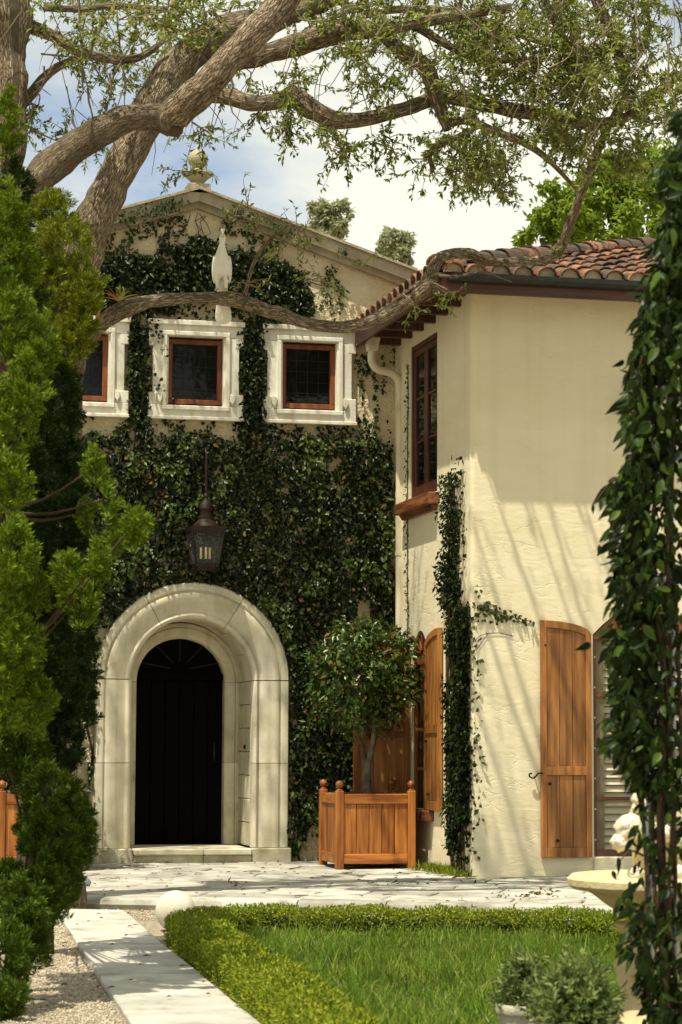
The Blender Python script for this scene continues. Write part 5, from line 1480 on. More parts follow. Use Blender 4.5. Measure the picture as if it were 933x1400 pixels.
# ================================================================== JUNIPERS ON THE LEFT
def juniper(base, plumes, label, mat, trunk, nsp=1.0, wide=0.9):
    t = thing('juniper', base, label, 'tree', 'junipers at the left edge')
    PV, TV = [], []
    for (px, py, rx, ry, D) in plumes:
        k = D / FOC
        c = at(px, py, D)
        a, b = rx * k * wide, ry * k * 0.94
        n = int(nsp * 5200 * (a * b + a * a) / 0.06)
        n = min(n, 7500)
        # upswept tufts whose tips make the plume's outline, needles bunched round every tuft
        m_ = max(14, int(n / 72))
        d = unit(rng.normal(size=(m_, 3)))
        rad = rng.uniform(0.35, 1.0, m_) ** 0.5
        taper = (1 - 0.50 * np.clip(d[:, 2], 0, 1))[:, None]
        rad *= 1 + 0.22 * np.array([nz(q[0] * 2 + px, q[1] * 2, q[2] * 2 + py) for q in d])
        lean = np.array([random.uniform(-.3, .3), random.uniform(-.3, .3), 1.0])
        tip = c + d * rad[:, None] * np.array([a, a, b]) * np.concatenate([taper, taper, np.ones((m_, 1))], 1)
        td = unit(d * np.array([0.8, 0.8, 0.35]) + lean * 0.75 + rng.normal(size=(m_, 3)) * 0.2)
        tl = rng.uniform(0.06, 0.13, m_)
        idx = np.repeat(np.arange(m_), 80); n = len(idx)
        s = rng.uniform(0, 1, n) ** 0.7
        ra = unit(np.cross(td[idx], rng.normal(size=(n, 3))))
        P = tip[idx] - td[idx] * (tl[idx] * (1 - s))[:, None] + ra * (rng.uniform(0, 1, n) * 0.024 * (1.05 - 0.75 * s))[:, None]
        T = unit(td[idx] * 0.75 + ra * 0.65 + rng.normal(size=(n, 3)) * 0.18)
        PV.append(P); TV.append(T)
    P, T = np.concatenate(PV), np.concatenate(TV)
    n = len(P)
    V, F = tri_needles(P, T, rng.uniform(0.022, 0.045, n), rng.uniform(0.005, 0.009, n))
    link('foliage', npmesh('foliage', V, F), mat, t)
    mb = MB()
    for pts, rs in trunk: mb.tube(pts, rs, n=8, res=4, rough=0.15)
    for (px, py, rx, ry, D) in plumes:                 # a branch into every plume
        c = at(px, py, D); sp = np.array(trunk[0][0][min(len(trunk[0][0]) - 1, 1)]); 
        z = max(c[2] - 0.45, -0.05)
        tr = trunk[0][0]; bestp = min(tr, key=lambda q: abs(q[2] - z))
        mb.tube([bestp, (np.array(bestp) + c) / 2 + np.array([0, 0, -.05]), c], [0.012, 0.009, 0.004], n=5, res=3)
    mb.build('trunk', M['stem'], t, smooth=True)
    return t
JA = [(10, 165, 30, 62, 13.4), (-20, 250, 45, 70, 13.5), (14, 285, 30, 50, 13.2), (-5, 350, 50, 70, 13.2), (30, 345, 34, 58, 13.3), (10, 430, 50, 66, 13.1), (58, 470, 34, 50, 13.1), (35, 520, 46, 60, 13.0), (0, 580, 60, 70, 13), 
      (12, 655, 42, 55, 12.8), (20, 745, 42, 52, 12.7), (-15, 800, 60, 60, 12.9), (52, 805, 26, 36, 13.0), (128, 640, 24, 38, 13.0), (150, 680, 18, 28, 13.3), (186, 712, 26, 36, 13.0), (118, 700, 16, 30, 13.4), (160, 730, 22, 30, 13.3), (92, 775, 30, 38, 12.9), (135, 765, 24, 32, 12.9), (110, 815, 34, 34, 13.2),
      (20, 870, 56, 60, 12.8), (-10, 940, 60, 70, 12.9), (45, 950, 44, 50, 13.1)]
b0 = on(-60, 1440, 2, -0.1)
tr = [tuple(b0), tuple(at(-50, 1200, 13.2)), tuple(at(-28, 950, 13.4)), tuple(at(-5, 700, 13.5)), tuple(at(5, 480, 13.5)), tuple(at(8, 250, 13.5))]
juniper(tuple(b0), JA, 'tall green juniper with upswept feathery plumes at the left edge of the garden', M['juniper_leaf'], [(tr, [.09, .075, .06, .05, .035, .015])])
JB = [(70, 285, 38, 36, 15.6), (85, 328, 46, 46, 15.4), (112, 385, 30, 46, 15.3), (74, 395, 44, 48, 15.4), (112, 440, 26, 36, 15.2), (84, 470, 38, 40, 15.2), (120, 400, 24, 40, 15.2)]
b1 = on(62, 1305, 2, -0.1)
tr = [tuple(b1), tuple(at(60, 1000, 16.0)), tuple(at(62, 700, 16.0)), tuple(at(68, 480, 15.8)), tuple(at(72, 290, 15.6))]
juniper(tuple(b1), JB, 'lime topped slender juniper standing just left of the oak trunk', M['lime_leaf'], [(tr, [.06, .05, .04, .03, .012])], 1.0, 1.12)
JD = [(82, 520, 34, 44, 15.2), (84, 580, 36, 46, 15.2), (98, 640, 36, 50, 15.2), (100, 860, 40, 56, 15.0), (104, 950, 34, 56, 15.0), (80, 1010, 40, 50, 14.6), (30, 450, 40, 50, 13.9), (50, 540, 34, 50, 13.8), (30, 620, 36, 44, 13.7), (40, 720, 40, 50, 13.7), (100, 700, 24, 40, 13.7), (60, 780, 40, 40, 13.7), (110, 790, 34, 30, 13.8), (30, 790, 40, 40, 13.7), (60, 900, 50, 50, 13.7), (20, 250, 30, 50, 14), (20, 340, 40, 50, 14), (20, 500, 50, 60, 14.2), (40, 590, 40, 55, 14.2), (55, 690, 40, 50, 14.0), (20, 690, 40, 40, 14), (85, 640, 28, 40, 14.4), (20, 820, 60, 50, 14), (70, 850, 44, 50, 14), (20, 930, 60, 60, 14), (75, 940, 44, 54, 14.2), (20, 1010, 60, 50, 14.2), (60, 1030, 50, 40, 14.2), (20, 400, 50, 60, 14.4), (10, 300, 40, 60, 14.4), (100, 740, 30, 34, 14.2), (60, 470, 52, 56, 16.2), (82, 545, 36, 50, 16.2), (50, 570, 56, 60, 16.2), (70, 640, 54, 64, 16.1), (75, 720, 62, 60, 16), (60, 800, 66, 66, 15.9), (88, 870, 46, 60, 15.8), (112, 905, 28, 58, 15.6), (50, 900, 60, 66, 15.8), (40, 980, 46, 50, 15.7), (100, 800, 40, 50, 15.9)]  # plumes filling the gaps, their shade put into the leaf colour
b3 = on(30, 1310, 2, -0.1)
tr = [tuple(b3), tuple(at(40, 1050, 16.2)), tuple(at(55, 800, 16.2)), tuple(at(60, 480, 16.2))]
juniper(tuple(b3), JD, 'juniper foliage coloured dark for the shade between the bright upswept plumes', M['shade_juniper'], [(tr, [.07, .06, .05, .015])], 1.0, 1.05)
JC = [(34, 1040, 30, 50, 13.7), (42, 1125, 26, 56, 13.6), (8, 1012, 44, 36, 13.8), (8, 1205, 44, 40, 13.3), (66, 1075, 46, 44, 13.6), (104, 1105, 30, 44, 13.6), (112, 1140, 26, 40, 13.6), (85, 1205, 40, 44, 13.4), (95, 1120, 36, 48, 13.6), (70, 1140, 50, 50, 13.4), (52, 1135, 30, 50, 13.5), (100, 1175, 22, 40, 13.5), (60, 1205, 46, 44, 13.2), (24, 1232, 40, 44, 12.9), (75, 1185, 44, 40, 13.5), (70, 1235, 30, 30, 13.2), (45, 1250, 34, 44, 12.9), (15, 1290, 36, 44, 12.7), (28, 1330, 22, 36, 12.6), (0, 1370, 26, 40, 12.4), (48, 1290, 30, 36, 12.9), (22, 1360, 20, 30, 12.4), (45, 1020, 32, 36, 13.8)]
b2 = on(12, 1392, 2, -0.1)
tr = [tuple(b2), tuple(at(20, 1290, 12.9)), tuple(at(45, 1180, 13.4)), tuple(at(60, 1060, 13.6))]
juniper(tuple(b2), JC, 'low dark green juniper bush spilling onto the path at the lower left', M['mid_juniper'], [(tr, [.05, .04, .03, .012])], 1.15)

# ================================================================== PARTERRE: HEDGE, LAWN
hedge = thing('box_hedge', (0, -9, -0.1), 'low clipped green hedge bordering the small lawn', 'hedge')
HC = [(-2.00, -17.5), (-1.89, -15.4), (-1.76, -13.4), (-1.66, -11.5), (-1.56, -9.6), (-1.46, -8.85), (-1.12, -8.55), (-0.6, -8.62), (0.2, -8.95), (1.0, -9.28), (1.42, -9.52), (1.55, -9.95), (1.42, -10.6), (1.32, -11.6)]
HW, HH = 0.20, 0.22
def resample(pts, step):
    out = [np.array(pts[0])]
    for a, b in zip(pts[:-1], pts[1:]):
        a, b = np.array(a), np.array(b); L = np.linalg.norm(b - a); m = max(1, int(L / step))
        for i in range(1, m + 1): out.append(a + (b - a) * i / m)
    return out
hp = resample(HC, 0.12)
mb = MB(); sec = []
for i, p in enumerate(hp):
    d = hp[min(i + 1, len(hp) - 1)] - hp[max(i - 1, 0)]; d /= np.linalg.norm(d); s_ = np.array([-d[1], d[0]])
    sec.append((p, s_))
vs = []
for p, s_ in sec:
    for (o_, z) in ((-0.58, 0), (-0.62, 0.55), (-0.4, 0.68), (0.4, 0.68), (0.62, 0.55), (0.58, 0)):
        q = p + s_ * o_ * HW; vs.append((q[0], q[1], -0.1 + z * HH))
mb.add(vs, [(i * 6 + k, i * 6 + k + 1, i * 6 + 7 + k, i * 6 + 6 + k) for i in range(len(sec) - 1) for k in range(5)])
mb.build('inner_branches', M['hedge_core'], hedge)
n = 120000
ii = rng.integers(0, len(sec) - 1, n)
ce = np.array([s[0] for s in sec]); sd = np.array([s[1] for s in sec])
f = rng.uniform(0, 1, n)[:, None]
c2 = ce[ii] * (1 - f) + ce[ii + 1] * f; s2 = sd[ii]
th = rng.uniform(0, math.pi, n)
sq = np.power(np.abs(np.cos(th)) ** 6 + np.abs(np.sin(th)) ** 6, -1 / 6)
o_ = np.cos(th) * sq; z_ = np.sin(th) * sq
lump = np.array([nz(q[0] * 3, q[1] * 3, 1 + z) * 0.16 + nz(q[0] * 9, q[1] * 9, z * 2) * 0.10 for q, z in zip(c2 + s2 * (o_ * HW)[:, None], z_)])
keep = (z_ > 0.62) | (rng.uniform(0, 1, n) < 0.42)
c2, s2, o_, z_, lump = c2[keep], s2[keep], o_[keep], z_[keep], lump[keep]; n = len(o_)
rad = (rng.uniform(0.66, 1.0, n) + lump)
P = np.concatenate([c2 + s2 * (o_ * rad * HW)[:, None], (-0.1 + z_ * rad * HH)[:, None]], 1)
out = np.concatenate([s2 * o_[:, None], z_[:, None]], 1)
T = unit(out * 0.7 + rng.normal(size=(n, 3)) * 0.75 + np.array([0, 0, 0.35]))
leaves('foliage', P, T, out + rng.normal(size=(n, 3)) * 0.6, rng.uniform(0.016, 0.034, n), rng.uniform(0.008, 0.014, n), M['hedge_leaf'], hedge, fold=0.12)

lawn_poly = [(-1.95, -16.5), (-1.5, -9.6), (-1.2, -8.75), (0.2, -9.15), (1.3, -9.6), (1.5, -10.2), (1.3, -12), (1.6, -16.5)]
mb = MB(); mb.prism(lawn_poly, -0.12, -0.085, axis=2); tag(mb.build('lawn', M['soil']), kind='structure')
def inside(x, y, poly):
    c = False
    for i in range(len(poly)):
        (x0, y0), (x1, y1) = poly[i - 1], poly[i]
        if (y0 > y) != (y1 > y) and x < (x1 - x0) * (y - y0) / (y1 - y0) + x0: c = not c
    return c
gp_ = []
while len(gp_) < 46000:
    x, y = random.uniform(-2, 1.7), random.uniform(-14.9, -8.7)
    if inside(x, y, lawn_poly): gp_.append((x, y, -0.085))
P = np.array(gp_); n = len(P)
hn = np.array([0.8 + 0.7 * nz(x * 1.6, y * 1.6, 4) + 0.45 * nz(x * 5, y * 5, 9) for x, y, _ in gp_])
T = unit(rng.normal(size=(n, 3)) * np.array([0.34, 0.34, 0.1]) + np.array([0, 0, 1.0]))
L = rng.uniform(0.05, 0.14, n) * hn
L = np.maximum(L, 0.025); L[rng.integers(0, n, 700)] *= 2.0
tag(blades('grass', P, T, L, rng.uniform(0.004, 0.008, n), M['grass'], bend=0.6), kind='stuff')

# cast stone ball where path and hedge meet
bc = on(240, 1257, 1, -8.0)
mb = MB(); mb.ball((bc[0], bc[1], 0.055), 0.155, 16); tag(mb.build('stone_ball', M['ball_stone'], smooth=True, centre=True), 'white cast stone ball on the gravel at the corner of the hedge', 'stone ball')
rk = on(112, 1212, 2, 0.0)
mb = MB(); mb.ball((rk[0], rk[1], 0.03), 0.07, 8, (1.2, 0.9, 0.7)); mb.v = [tuple(np.array(p) * (1 + 0) + np.array([0.02 * nz(p[0] * 20, p[1] * 20, p[2] * 20)] * 3)) for p in mb.v]
tag(mb.build('rock', surf('blue_grey_rock', (0.12, 0.13, 0.15), (0.24, 0.26, 0.28), scale=12), centre=True), 'small blue grey rock lying on the terrace beside the juniper', 'rock')

# fallen leaves on paving, path and gravel
mb = MB()
for _ in range(48):
    x, y = tw(random.uniform(-1, 4.6), random.uniform(0.1, 6.2))
    if y > -0.15 or (x > 2.2 and y > -3.2): continue
    a = random.uniform(0, 6.28); L_ = random.uniform(0.06, 0.28)
    mb.tube([(x, y, 0.012), (x + L_ * .5 * math.cos(a) + random.gauss(0, .015), y + L_ * .5 * math.sin(a), 0.018), (x + L_ * math.cos(a + .3), y + L_ * math.sin(a + .3), 0.012)], [0.004, 0.0035, 0.002], n=4)
tag(mb.build('fallen_twigs', M['stem'], fix=False), kind='stuff')
P, T, N = [], [], []
for _ in range(230):
    r = random.random()
    if r < 0.6:
        s_, t_ = random.uniform(-1, 4.6), random.uniform(0.05, 6.2); x, y = tw(s_, t_); z = 0.012
        if y > -0.1 or (x > 2.2 and y > -3.2): continue
        if random.random() < 0.5 and t_ > 2: y = min(-0.25, y + 1.0)
    elif r < 0.68: k_ = random.uniform(0, 1.0); q = pa + (pb - pa) * k_; x, y, z = q[0] + random.uniform(0, 0.6), q[1] - 0.1, -0.05
    else: x, y = reg_left(); z = -0.075
    P.append((x, y, z)); a = random.uniform(0, 6.28); T.append((math.cos(a), math.sin(a), random.uniform(-.05, .25))); N.append((random.gauss(0, .25), random.gauss(0, .25), 1))
for px_, py_, m_, sp_ in ((743, 1226, 34, 0.09), (540, 1211, 14, 0.06), (722, 1229, 14, 0.07), (690, 1231, 12, 0.09), (330, 1214, 8, 0.06), (640, 1206, 10, 0.12)):
    c = on(px_, py_, 2, 0.0)
    for _ in range(m_):
        P.append((c[0] + random.gauss(0, sp_), c[1] + random.gauss(0, sp_ * 1.3), 0.012 + abs(random.gauss(0, 0.02)))); T.append((random.gauss(0, 1), random.gauss(0, 1), random.gauss(0, .4))); N.append((random.gauss(0, .5), random.gauss(0, .5), 1))
n = len(P)
tag(leaves('fallen_leaves', np.array(P), np.array(T), np.array(N), rng.uniform(0.02, 0.075, n), rng.uniform(0.010, 0.030, n), M['dry_leaf'], fold=0.3), kind='stuff')
# ================================================================== FLOWER POTS
def flower_pot(px, py, D, rpx, label, plabel):
    c = at(px, py, D); r = rpx * D / FOC; zr = c[2]; H = zr + 0.1
    t = thing('flower_pot', (c[0], c[1], -0.1), label, 'flower pot', 'pale stone flower pots')
    mb = MB(); mb.lathe([(0, 0), (r * .68, 0), (r * .72, 0.02), (r * .90, H - 0.06), (r * .92, H - 0.045), (r * .86, H - 0.05)], (c[0], c[1], -0.1), 28); mb.build('body', M['pot'], t, smooth='auto')
    mb = MB(); mb.lathe([(r * .90, H - 0.046), (r * .98, H - 0.042), (r, H - 0.03), (r, H - 0.008), (r * .97, H), (r * .9, H), (r * .87, H - 0.04)], (c[0], c[1], -0.1), 28); mb.build('rim', M['pot'], t, smooth='auto')
    mb = MB(); mb.lathe([(0, H - 0.035), (r * .88, H - 0.035)], (c[0], c[1], -0.1), 20); mb.build('soil', M['soil'], t, fix=False)
    s = thing('potted_shrub', (c[0], c[1], zr), plabel, 'plant', 'mounded shrubs in stone pots')
    n = 5200
    d = unit(rng.normal(size=(n, 3))); d[:, 2] = np.abs(d[:, 2])
    nt_ = 170
    td = unit(rng.normal(size=(nt_, 3))); td[:, 2] = np.abs(td[:, 2]) * 0.9 + 0.12; td = unit(td)
    tl = rng.uniform(0.62, 1.06, nt_)
    idx = rng.integers(0, nt_, n); ss_ = rng.uniform(0.45, 1.0, n)
    ctr = np.array([c[0], c[1], zr - 0.04])
    P = ctr + td[idx] * (ss_ * tl[idx] * 1.0)[:, None] * np.array([r * 1.12, r * 1.12, 0.31 * r / 0.18]) + rng.normal(size=(n, 3)) * 0.006
    T = unit(td[idx] * 0.7 + rng.normal(size=(n, 3)) * 0.6)
    leaves('foliage', P, T, td[idx] + rng.normal(size=(n, 3)) * 0.5, rng.uniform(0.03, 0.055, n), rng.uniform(0.008, 0.014, n), M['pot_leaf'], s, fold=0.12)
    mb = MB()
    for k in range(60): mb.tube([tuple(ctr), tuple(ctr + td[k] * tl[k] * np.array([r, r, 0.25 * r / 0.18]) * 0.9)], [0.005, 0.002], n=4, cap=False)
    mb.build('stem', M['stem'], s, fix=False)
flower_pot(724, 1372, 11.0, 46, 'pale stone flower pot standing behind and left of the front pot', 'grey green mounded shrub in the rear stone pot')
flower_pot(786, 1396, 10.0, 62, 'pale stone flower pot at the bottom edge of the view beside the fountain', 'grey green mounded shrub in the front stone pot')

# ================================================================== FOUNTAIN
fc = at(905, 1206, 11.6); FX, FY, FZ = fc
fo = thing('stone_fountain', (FX, FY, -0.1), 'ochre stone garden fountain with wide bowl behind the leafy vine', 'fountain')
mb = MB(); mb.lathe([(0.0, -0.20), (0.10, -0.20), (0.17, -0.17), (0.26, -0.12), (0.34, -0.06), (0.39, -0.035), (0.435, -0.035), (0.46, -0.015), (0.462, 0.015), (0.44, 0.035), (0.40, 0.038), (0.37, 0.02), (0.30, -0.02), (0.15, -0.05), (0.0, -0.055)], (FX, FY, FZ), 40); mb.build('bowl', M['fountain_stone'], fo, smooth='auto')
hb = FZ - 0.20 + 0.1
mb = MB(); mb.lathe([(0.0, 0), (0.34, 0), (0.34, 0.06), (0.28, 0.08), (0.24, 0.12), (0.20, hb * 0.35), (0.215, hb * 0.5), (0.235, hb * 0.66), (0.20, hb * 0.80), (0.17, hb * 0.87), (0.21, hb * 0.93), (0.24, hb), (0.0, hb)], (FX, FY, -0.1), 28); mb.build('pedestal', M['fountain_stone'], fo, smooth='auto')
mb = MB(); mb.lathe([(0.0, -0.055), (0.14, -0.05), (0.10, 0.0), (0.085, 0.05), (0.12, 0.08), (0.13, 0.20), (0.10, 0.22), (0.11, 0.24), (0.15, 0.30), (0.12, 0.38), (0.0, 0.42)], (FX - 0.02, FY, FZ), 20); mb.build('stem', M['fountain_stone'], fo, smooth='auto')
def knob(px, py, D, r):
    c = at(px, py, D); mb = MB(); mb.ball((0, 0, 0), 1.0, 16)
    vs = []
    for p in mb.v:
        q = Vector(p); f = 1 + 0.22 * nz(q.x * 2.6 + px, q.y * 2.6, q.z * 2.6 + py) + 0.26 * (abs(nz(q.x * 3.6 + py, q.y * 3.6, q.z * 3.6)) - 0.2)
        vs.append((c[0] + q.x * r * f, c[1] + q.y * r * f, c[2] + q.z * r * f * 0.9))
    mb.v = vs
    mb.build('carved_fruit', M['carved_white'], fo, smooth=True)
for (x, y, r) in ((862, 1132, .072), (848, 1152, .045), (880, 1128, .06), (878, 1104, .045), (872, 1092, .032), (895, 1112, .05), (903, 1140, .06), (885, 1155, .05), (870, 1195, .042), (880, 1210, .030), (905, 1212, .04), (925, 1195, .05), (928, 1150, .05), (918, 1100, .045), (900, 1085, .035)):
    knob(x, y, 11.45 + random.uniform(-.05, .08), r)

# ================================================================== FOREGROUND VINE ON ITS METAL ARBOUR
VD = 10.0
arb = thing('metal_arbour', tuple(on(882, 1500, 2, -0.1)), 'grey metal arbour posts behind the hanging vine at the right edge', 'arbour')
for px, r in ((884, 0.012), (918, 0.012)):
    a = at(px, 700, VD + 0.15); b = at(px - (0 if px < 900 else 0), 700, VD + 0.15)
    mb = MB(); mb.tube([(a[0], a[1], -0.1), (a[0], a[1], 3.3)], r, n=10); mb.build('post', M['steel'], arb, smooth='auto')
a0_, a1_ = at(884, 700, VD + 0.15), at(918, 700, VD + 0.15)
for k in range(7):
    z = 0.15 + 0.5 * k
    mb = MB(); mb.tube([(a0_[0], a0_[1], z), (a1_[0], a1_[1], z)], 0.006, n=6); mb.build('crossbar', M['steel'], arb)
a2_ = a1_ + (a1_ - a0_) * 3
mb = MB(); mb.tube([tuple(a1_ * np.array([1, 1, 0]) + np.array([0, 0, 3.3])), tuple((a1_ + a2_) / 2 * np.array([1, 1, 0]) + np.array([0, 0, 3.5])), tuple(a2_ * np.array([1, 1, 0]) + np.array([0, 0, 3.3])), tuple(a2_ * np.array([1, 1, 0]) + np.array([0, 0, -0.1]))], 0.012, n=8, res=3)
mb.build('arched_bar', M['steel'], arb)

vine = thing('hanging_vine', tuple(on(905, 1480, 2, -0.1)), 'leafy dark green climbing vine out of focus down the right edge', 'vine')
def vleaf_mesh(L, W, curl, seed):
    r_ = random.Random(seed); vs, fs = [], []
    n = 6
    for i in range(n + 1):
        f = i / n; w = W * (math.sin(math.pi * min(1, f * 1.02)) ** 0.75) * (1.25 - 0.75 * f) if 0 < i < n else 0.001
        z = -curl * L * f * f; x = L * f
        und = 0.08 * W * r_.uniform(-1, 1)
        vs += [(-w * .5, x, z + w * 0.18 + und), (0, x, z), (w * .5, x, z + w * 0.18 - und)]
    for i in range(n): fs += [(3 * i, 3 * i + 1, 3 * i + 4, 3 * i + 3), (3 * i + 1, 3 * i + 2, 3 * i + 5, 3 * i + 4)]
    mb = MB(); mb.add(vs, fs); me = mb.mesh('leaf', smooth=True, fix=False)
    me.materials.append(M['vine_leaf1'] if seed % 3 else M['vine_leaf2'])
    return me
def objleaf(name, c1, c2):
    m, n, l, p, out = nt(name)
    oi = n.new('ShaderNodeObjectInfo'); rp = ramp(n, [(0, c1), (1, c2)]); l.new(oi.outputs['Random'], rp.inputs['Fac'])
    l.new(rp.outputs[0], p.inputs['Base Color']); p.inputs['Roughness'].default_value = 0.42; p.inputs['Specular IOR Level'].default_value = 0.12
    t = n.new('ShaderNodeBsdfTranslucent'); hs = n.new('ShaderNodeHueSaturation'); hs.inputs['Value'].default_value = 1.6; l.new(rp.outputs[0], hs.inputs['Color']); l.new(hs.outputs[0], t.inputs['Color'])
    mx = n.new('ShaderNodeMixShader'); mx.inputs[0].default_value = 0.35; l.new(p.outputs[0], mx.inputs[1]); l.new(t.outputs[0], mx.inputs[2]); l.new(mx.outputs[0], out.inputs['Surface'])
    return m
M['vine_leaf1'] = objleaf('vine_leaf_dark', (0.008, 0.016, 0.003), (0.024, 0.044, 0.006)); M['vine_leaf2'] = objleaf('vine_leaf_bright', (0.03, 0.055, 0.008), (0.075, 0.12, 0.014))
VL = [vleaf_mesh(0.074, 0.034, 0.35, 1), vleaf_mesh(0.086, 0.038, 0.6, 2), vleaf_mesh(0.062, 0.032, 0.2, 3), vleaf_mesh(0.08, 0.028, 0.75, 4), vleaf_mesh(0.055, 0.026, 0.3, 5), vleaf_mesh(0.09, 0.036, 0.1, 6)]
BND = [(150, 932), (200, 915), (300, 905), (360, 903), (420, 880), (450, 868), (500, 866), (560, 862), (620, 850), (670, 838), (690, 822), (705, 840), (740, 832), (790, 842), (830, 850), (870, 842), (900, 836), (960, 842), (1010, 838), (1060, 852), (1100, 868), (1150, 868), (1200, 862), (1260, 858), (1300, 862), (1340, 872), (1400, 878), (1500, 880)]
def left_edge(y):
    return float(np.interp(y, [b[0] for b in BND], [b[1] for b in BND]))
cand = []
while len(cand) < 6200:
    y = random.uniform(150, 1480); x0 = left_edge(y)
    x0 += 16 * nz(y * 0.03, 4.4) + 10 * nz(y * 0.09, 1.4)
    x = x0 + abs(random.gauss(0, 42)) + random.uniform(-4, 8) if random.random() < 0.75 else random.uniform(x0 + 10, 985)
    if x > 1000: continue
    if 1080 < y < 1235 and x < 940 and random.random() < 0.78: continue
    if y > 1235 and x < 935 and random.random() < 0.45: continue
    cand.append((x, y, VD + random.gauss(0, 0.13)))
for (x, y) in ((812, 690), (826, 680), (842, 672), (820, 745), (834, 740), (850, 752), (822, 878), (830, 892), (818, 1008), (830, 975), (838, 1190), (846, 1172), (845, 1290), (858, 1340), (808, 560 + 320)):
    cand.append((x, y, VD - 0.1))
cand.sort(key=lambda c: c[0] > 940)                    # those in view first
def leaf_mtx(x, y, D):
    p = at(x, y, D)
    d = unit(np.array([random.gauss(-0.3, 0.6), random.gauss(0, 0.6), -0.9 + random.gauss(0, 0.45)]))
    nrm = unit(np.array([random.gauss(-.2, .7), -0.7 + random.gauss(0, .5), 0.6 + random.gauss(0, .45)])); nrm = unit(nrm - d * (nrm @ d)); s = np.cross(d, nrm)
    sc = random.choice((random.uniform(0.5, 0.85), random.uniform(0.8, 1.25)))
    m = Matrix(((s[0] * sc, d[0] * sc, nrm[0] * sc, p[0]), (s[1] * sc, d[1] * sc, nrm[1] * sc, p[1]), (s[2] * sc, d[2] * sc, nrm[2] * sc, p[2]), (0, 0, 0, 1)))
    return m
order = sorted(range(len(cand)), key=lambda i: (cand[i][0] > 935 or not (170 < cand[i][1] < 1405), cand[i][2]))
restV, restF, k0 = [], [], 0
vroot = wloc(vine)
for j, i in enumerate(order):
    m = leaf_mtx(*cand[i]); me = VL[j % 6]
    if j < 300:
        o = bpy.data.objects.new('leaf', me); COL.objects.link(o); o.parent = vine
        m = m.copy(); m.translation = m.translation - vroot
        o.matrix_local = m
    else:
        vs = [tuple(m @ v.co) for v in me.vertices]
        restV += vs; restF += [tuple(q + k0 for q in p.vertices) for p in me.polygons]; k0 += len(vs)
me = bpy.data.meshes.new('foliage'); me.from_pydata(restV, [], restF); me.polygons.foreach_set('use_smooth', [True] * len(me.polygons)); me.update()
tag(link('foliage', me, M['vine_leaf'], vine), kind='stuff')
mb = MB()
for k in range(8):
    y = 1480; x = random.uniform(885, 960); pts = []
    while y > random.uniform(150, 500): pts.append(tuple(at(max(left_edge(y) + 12, x), y, VD + 0.05 * math.sin(y * .01 + k)))); x += random.uniform(-14, 12); y -= 90
    if len(pts) > 2: mb = MB(); mb.tube(pts, [0.010] * (len(pts) - 1) + [0.004], n=5, res=3); mb.build('stem', M['stem'], vine, fix=False)
for (x0, y0_, x1, y1_) in ((870, 660, 812, 690), (872, 735, 820, 745), (870, 860, 825, 880), (870, 990, 825, 985), (880, 1170, 842, 1185)):
    mb = MB(); mb.tube([at(x0, y0_, VD), at((x0 + x1) / 2, min(y0_, y1_) - 6, VD - .05), at(x1, y1_, VD - .1)], [0.005, 0.004, 0.002], n=4, res=3); mb.build('stem', M['stem'], vine, fix=False)

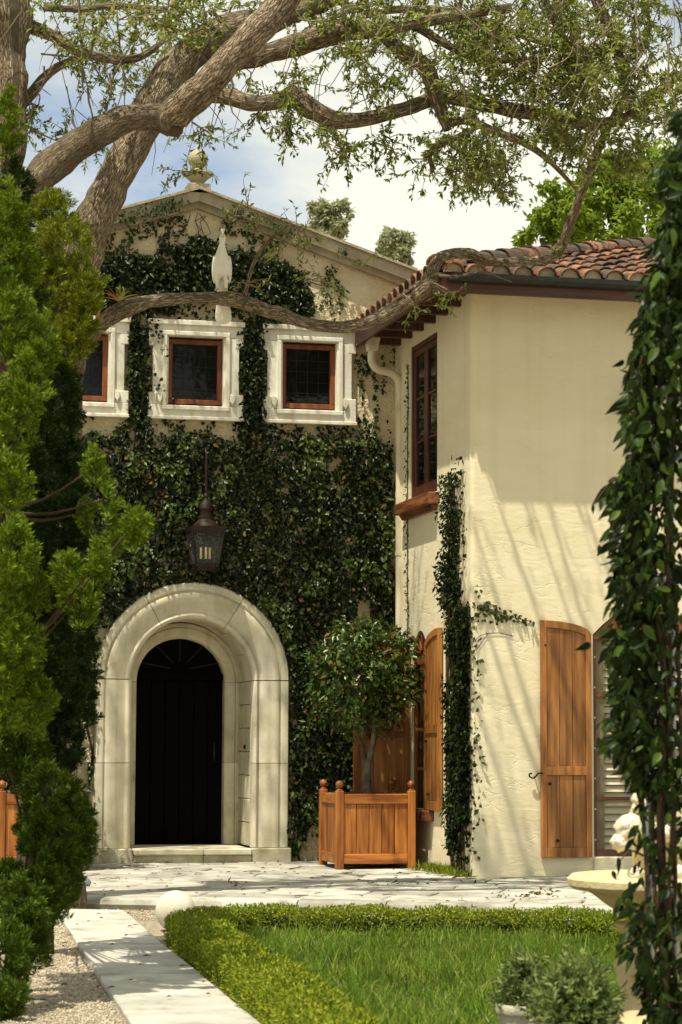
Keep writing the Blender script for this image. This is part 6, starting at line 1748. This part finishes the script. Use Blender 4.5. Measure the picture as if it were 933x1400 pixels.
# ================================================================== TREES BEHIND THE HOUSE
def far_tree(name, base, crowns, label, mat, n, L, trunk_r, group=None):
    """crowns: (px, py, rx, ry, D)"""
    t = thing(name, base, label, 'tree', group)
    PP, TT, NN = [], [], []
    tot = sum(c[2] * c[3] for c in crowns)
    mb = MB()
    for (px, py, rx, ry, D) in crowns:
        k = D / FOC; c = at(px, py, D); m = int(n * rx * ry / tot)
        cl = max(5, int(m / 60))
        d = unit(rng.normal(size=(cl, 3))); rad = rng.uniform(0.3, 1, cl) ** 0.5
        cc = c + d * rad[:, None] * np.array([rx * k, rx * k * 0.8, ry * k])
        idx = rng.integers(0, cl, m)
        sg = 0.15 * min(rx, ry) * k
        PP.append(cc[idx] + rng.normal(size=(m, 3)) * sg); TT.append(rng.normal(size=(m, 3)) + np.array([0, 0, -.4])); NN.append(rng.normal(size=(m, 3)) + np.array([0, 0, .9]))
        b = np.array(base); s = b + (c - b) * np.array([0.4, 0.4, 0.7])
        mb.tube([tuple(b + np.array([0, 0, (c[2] - b[2]) * .45])), tuple(s), tuple(c)], [trunk_r * .6, trunk_r * .4, trunk_r * .15], n=6, res=3)
    top = max(at(c[0], c[1], c[4])[2] for c in crowns)
    mb.tube([tuple(base), (base[0], base[1], base[2] + (top - base[2]) * .5)], [trunk_r, trunk_r * .6], n=8)
    mb.build('trunk', M['pale_bark'], t, smooth=True)
    P = np.concatenate(PP)
    leaves('crown', P, np.concatenate(TT), np.concatenate(NN), rng.uniform(.7, 1.3, len(P)) * L, rng.uniform(.7, 1.3, len(P)) * L * 0.55, mat, t)
    return t
def gb(px, D):
    p = at(px, 1010, D); return (float(p[0]), float(p[1]), -0.1)
far_tree('garden_tree', gb(860, 42), [(770, 300, 50, 40, 41), (820, 270, 50, 50, 42), (870, 250, 60, 55, 42), (890, 310, 60, 40, 41), (930, 260, 60, 70, 43), (740, 325, 34, 18, 41), (830, 320, 60, 30, 42), (760, 270, 30, 22, 41)], 'bright green broadleaf tree rising behind the tiled roof', M['bright_leaf'], 10500, 0.15, 0.25)
far_tree('distant_tree', gb(452, 70), [(440, 285, 16, 12, 70), (465, 290, 18, 14, 70), (452, 310, 26, 20, 70)], 'small pale hazy tree top beyond the cornice nearer the gable peak', M['hazed_leaf'], 2600, 0.17, 0.25, 'hazy tree tops behind the house')
far_tree('distant_tree', gb(540, 75), [(530, 325, 16, 12, 75), (552, 334, 16, 14, 75), (540, 350, 26, 22, 75)], 'small pale hazy tree top just above the low end of the cornice', M['hazed_leaf'], 2600, 0.18, 0.25, 'hazy tree tops behind the house')

bpy.context.view_layer.update()
print('objects', len(SC.objects), 'leaves', len(LP))
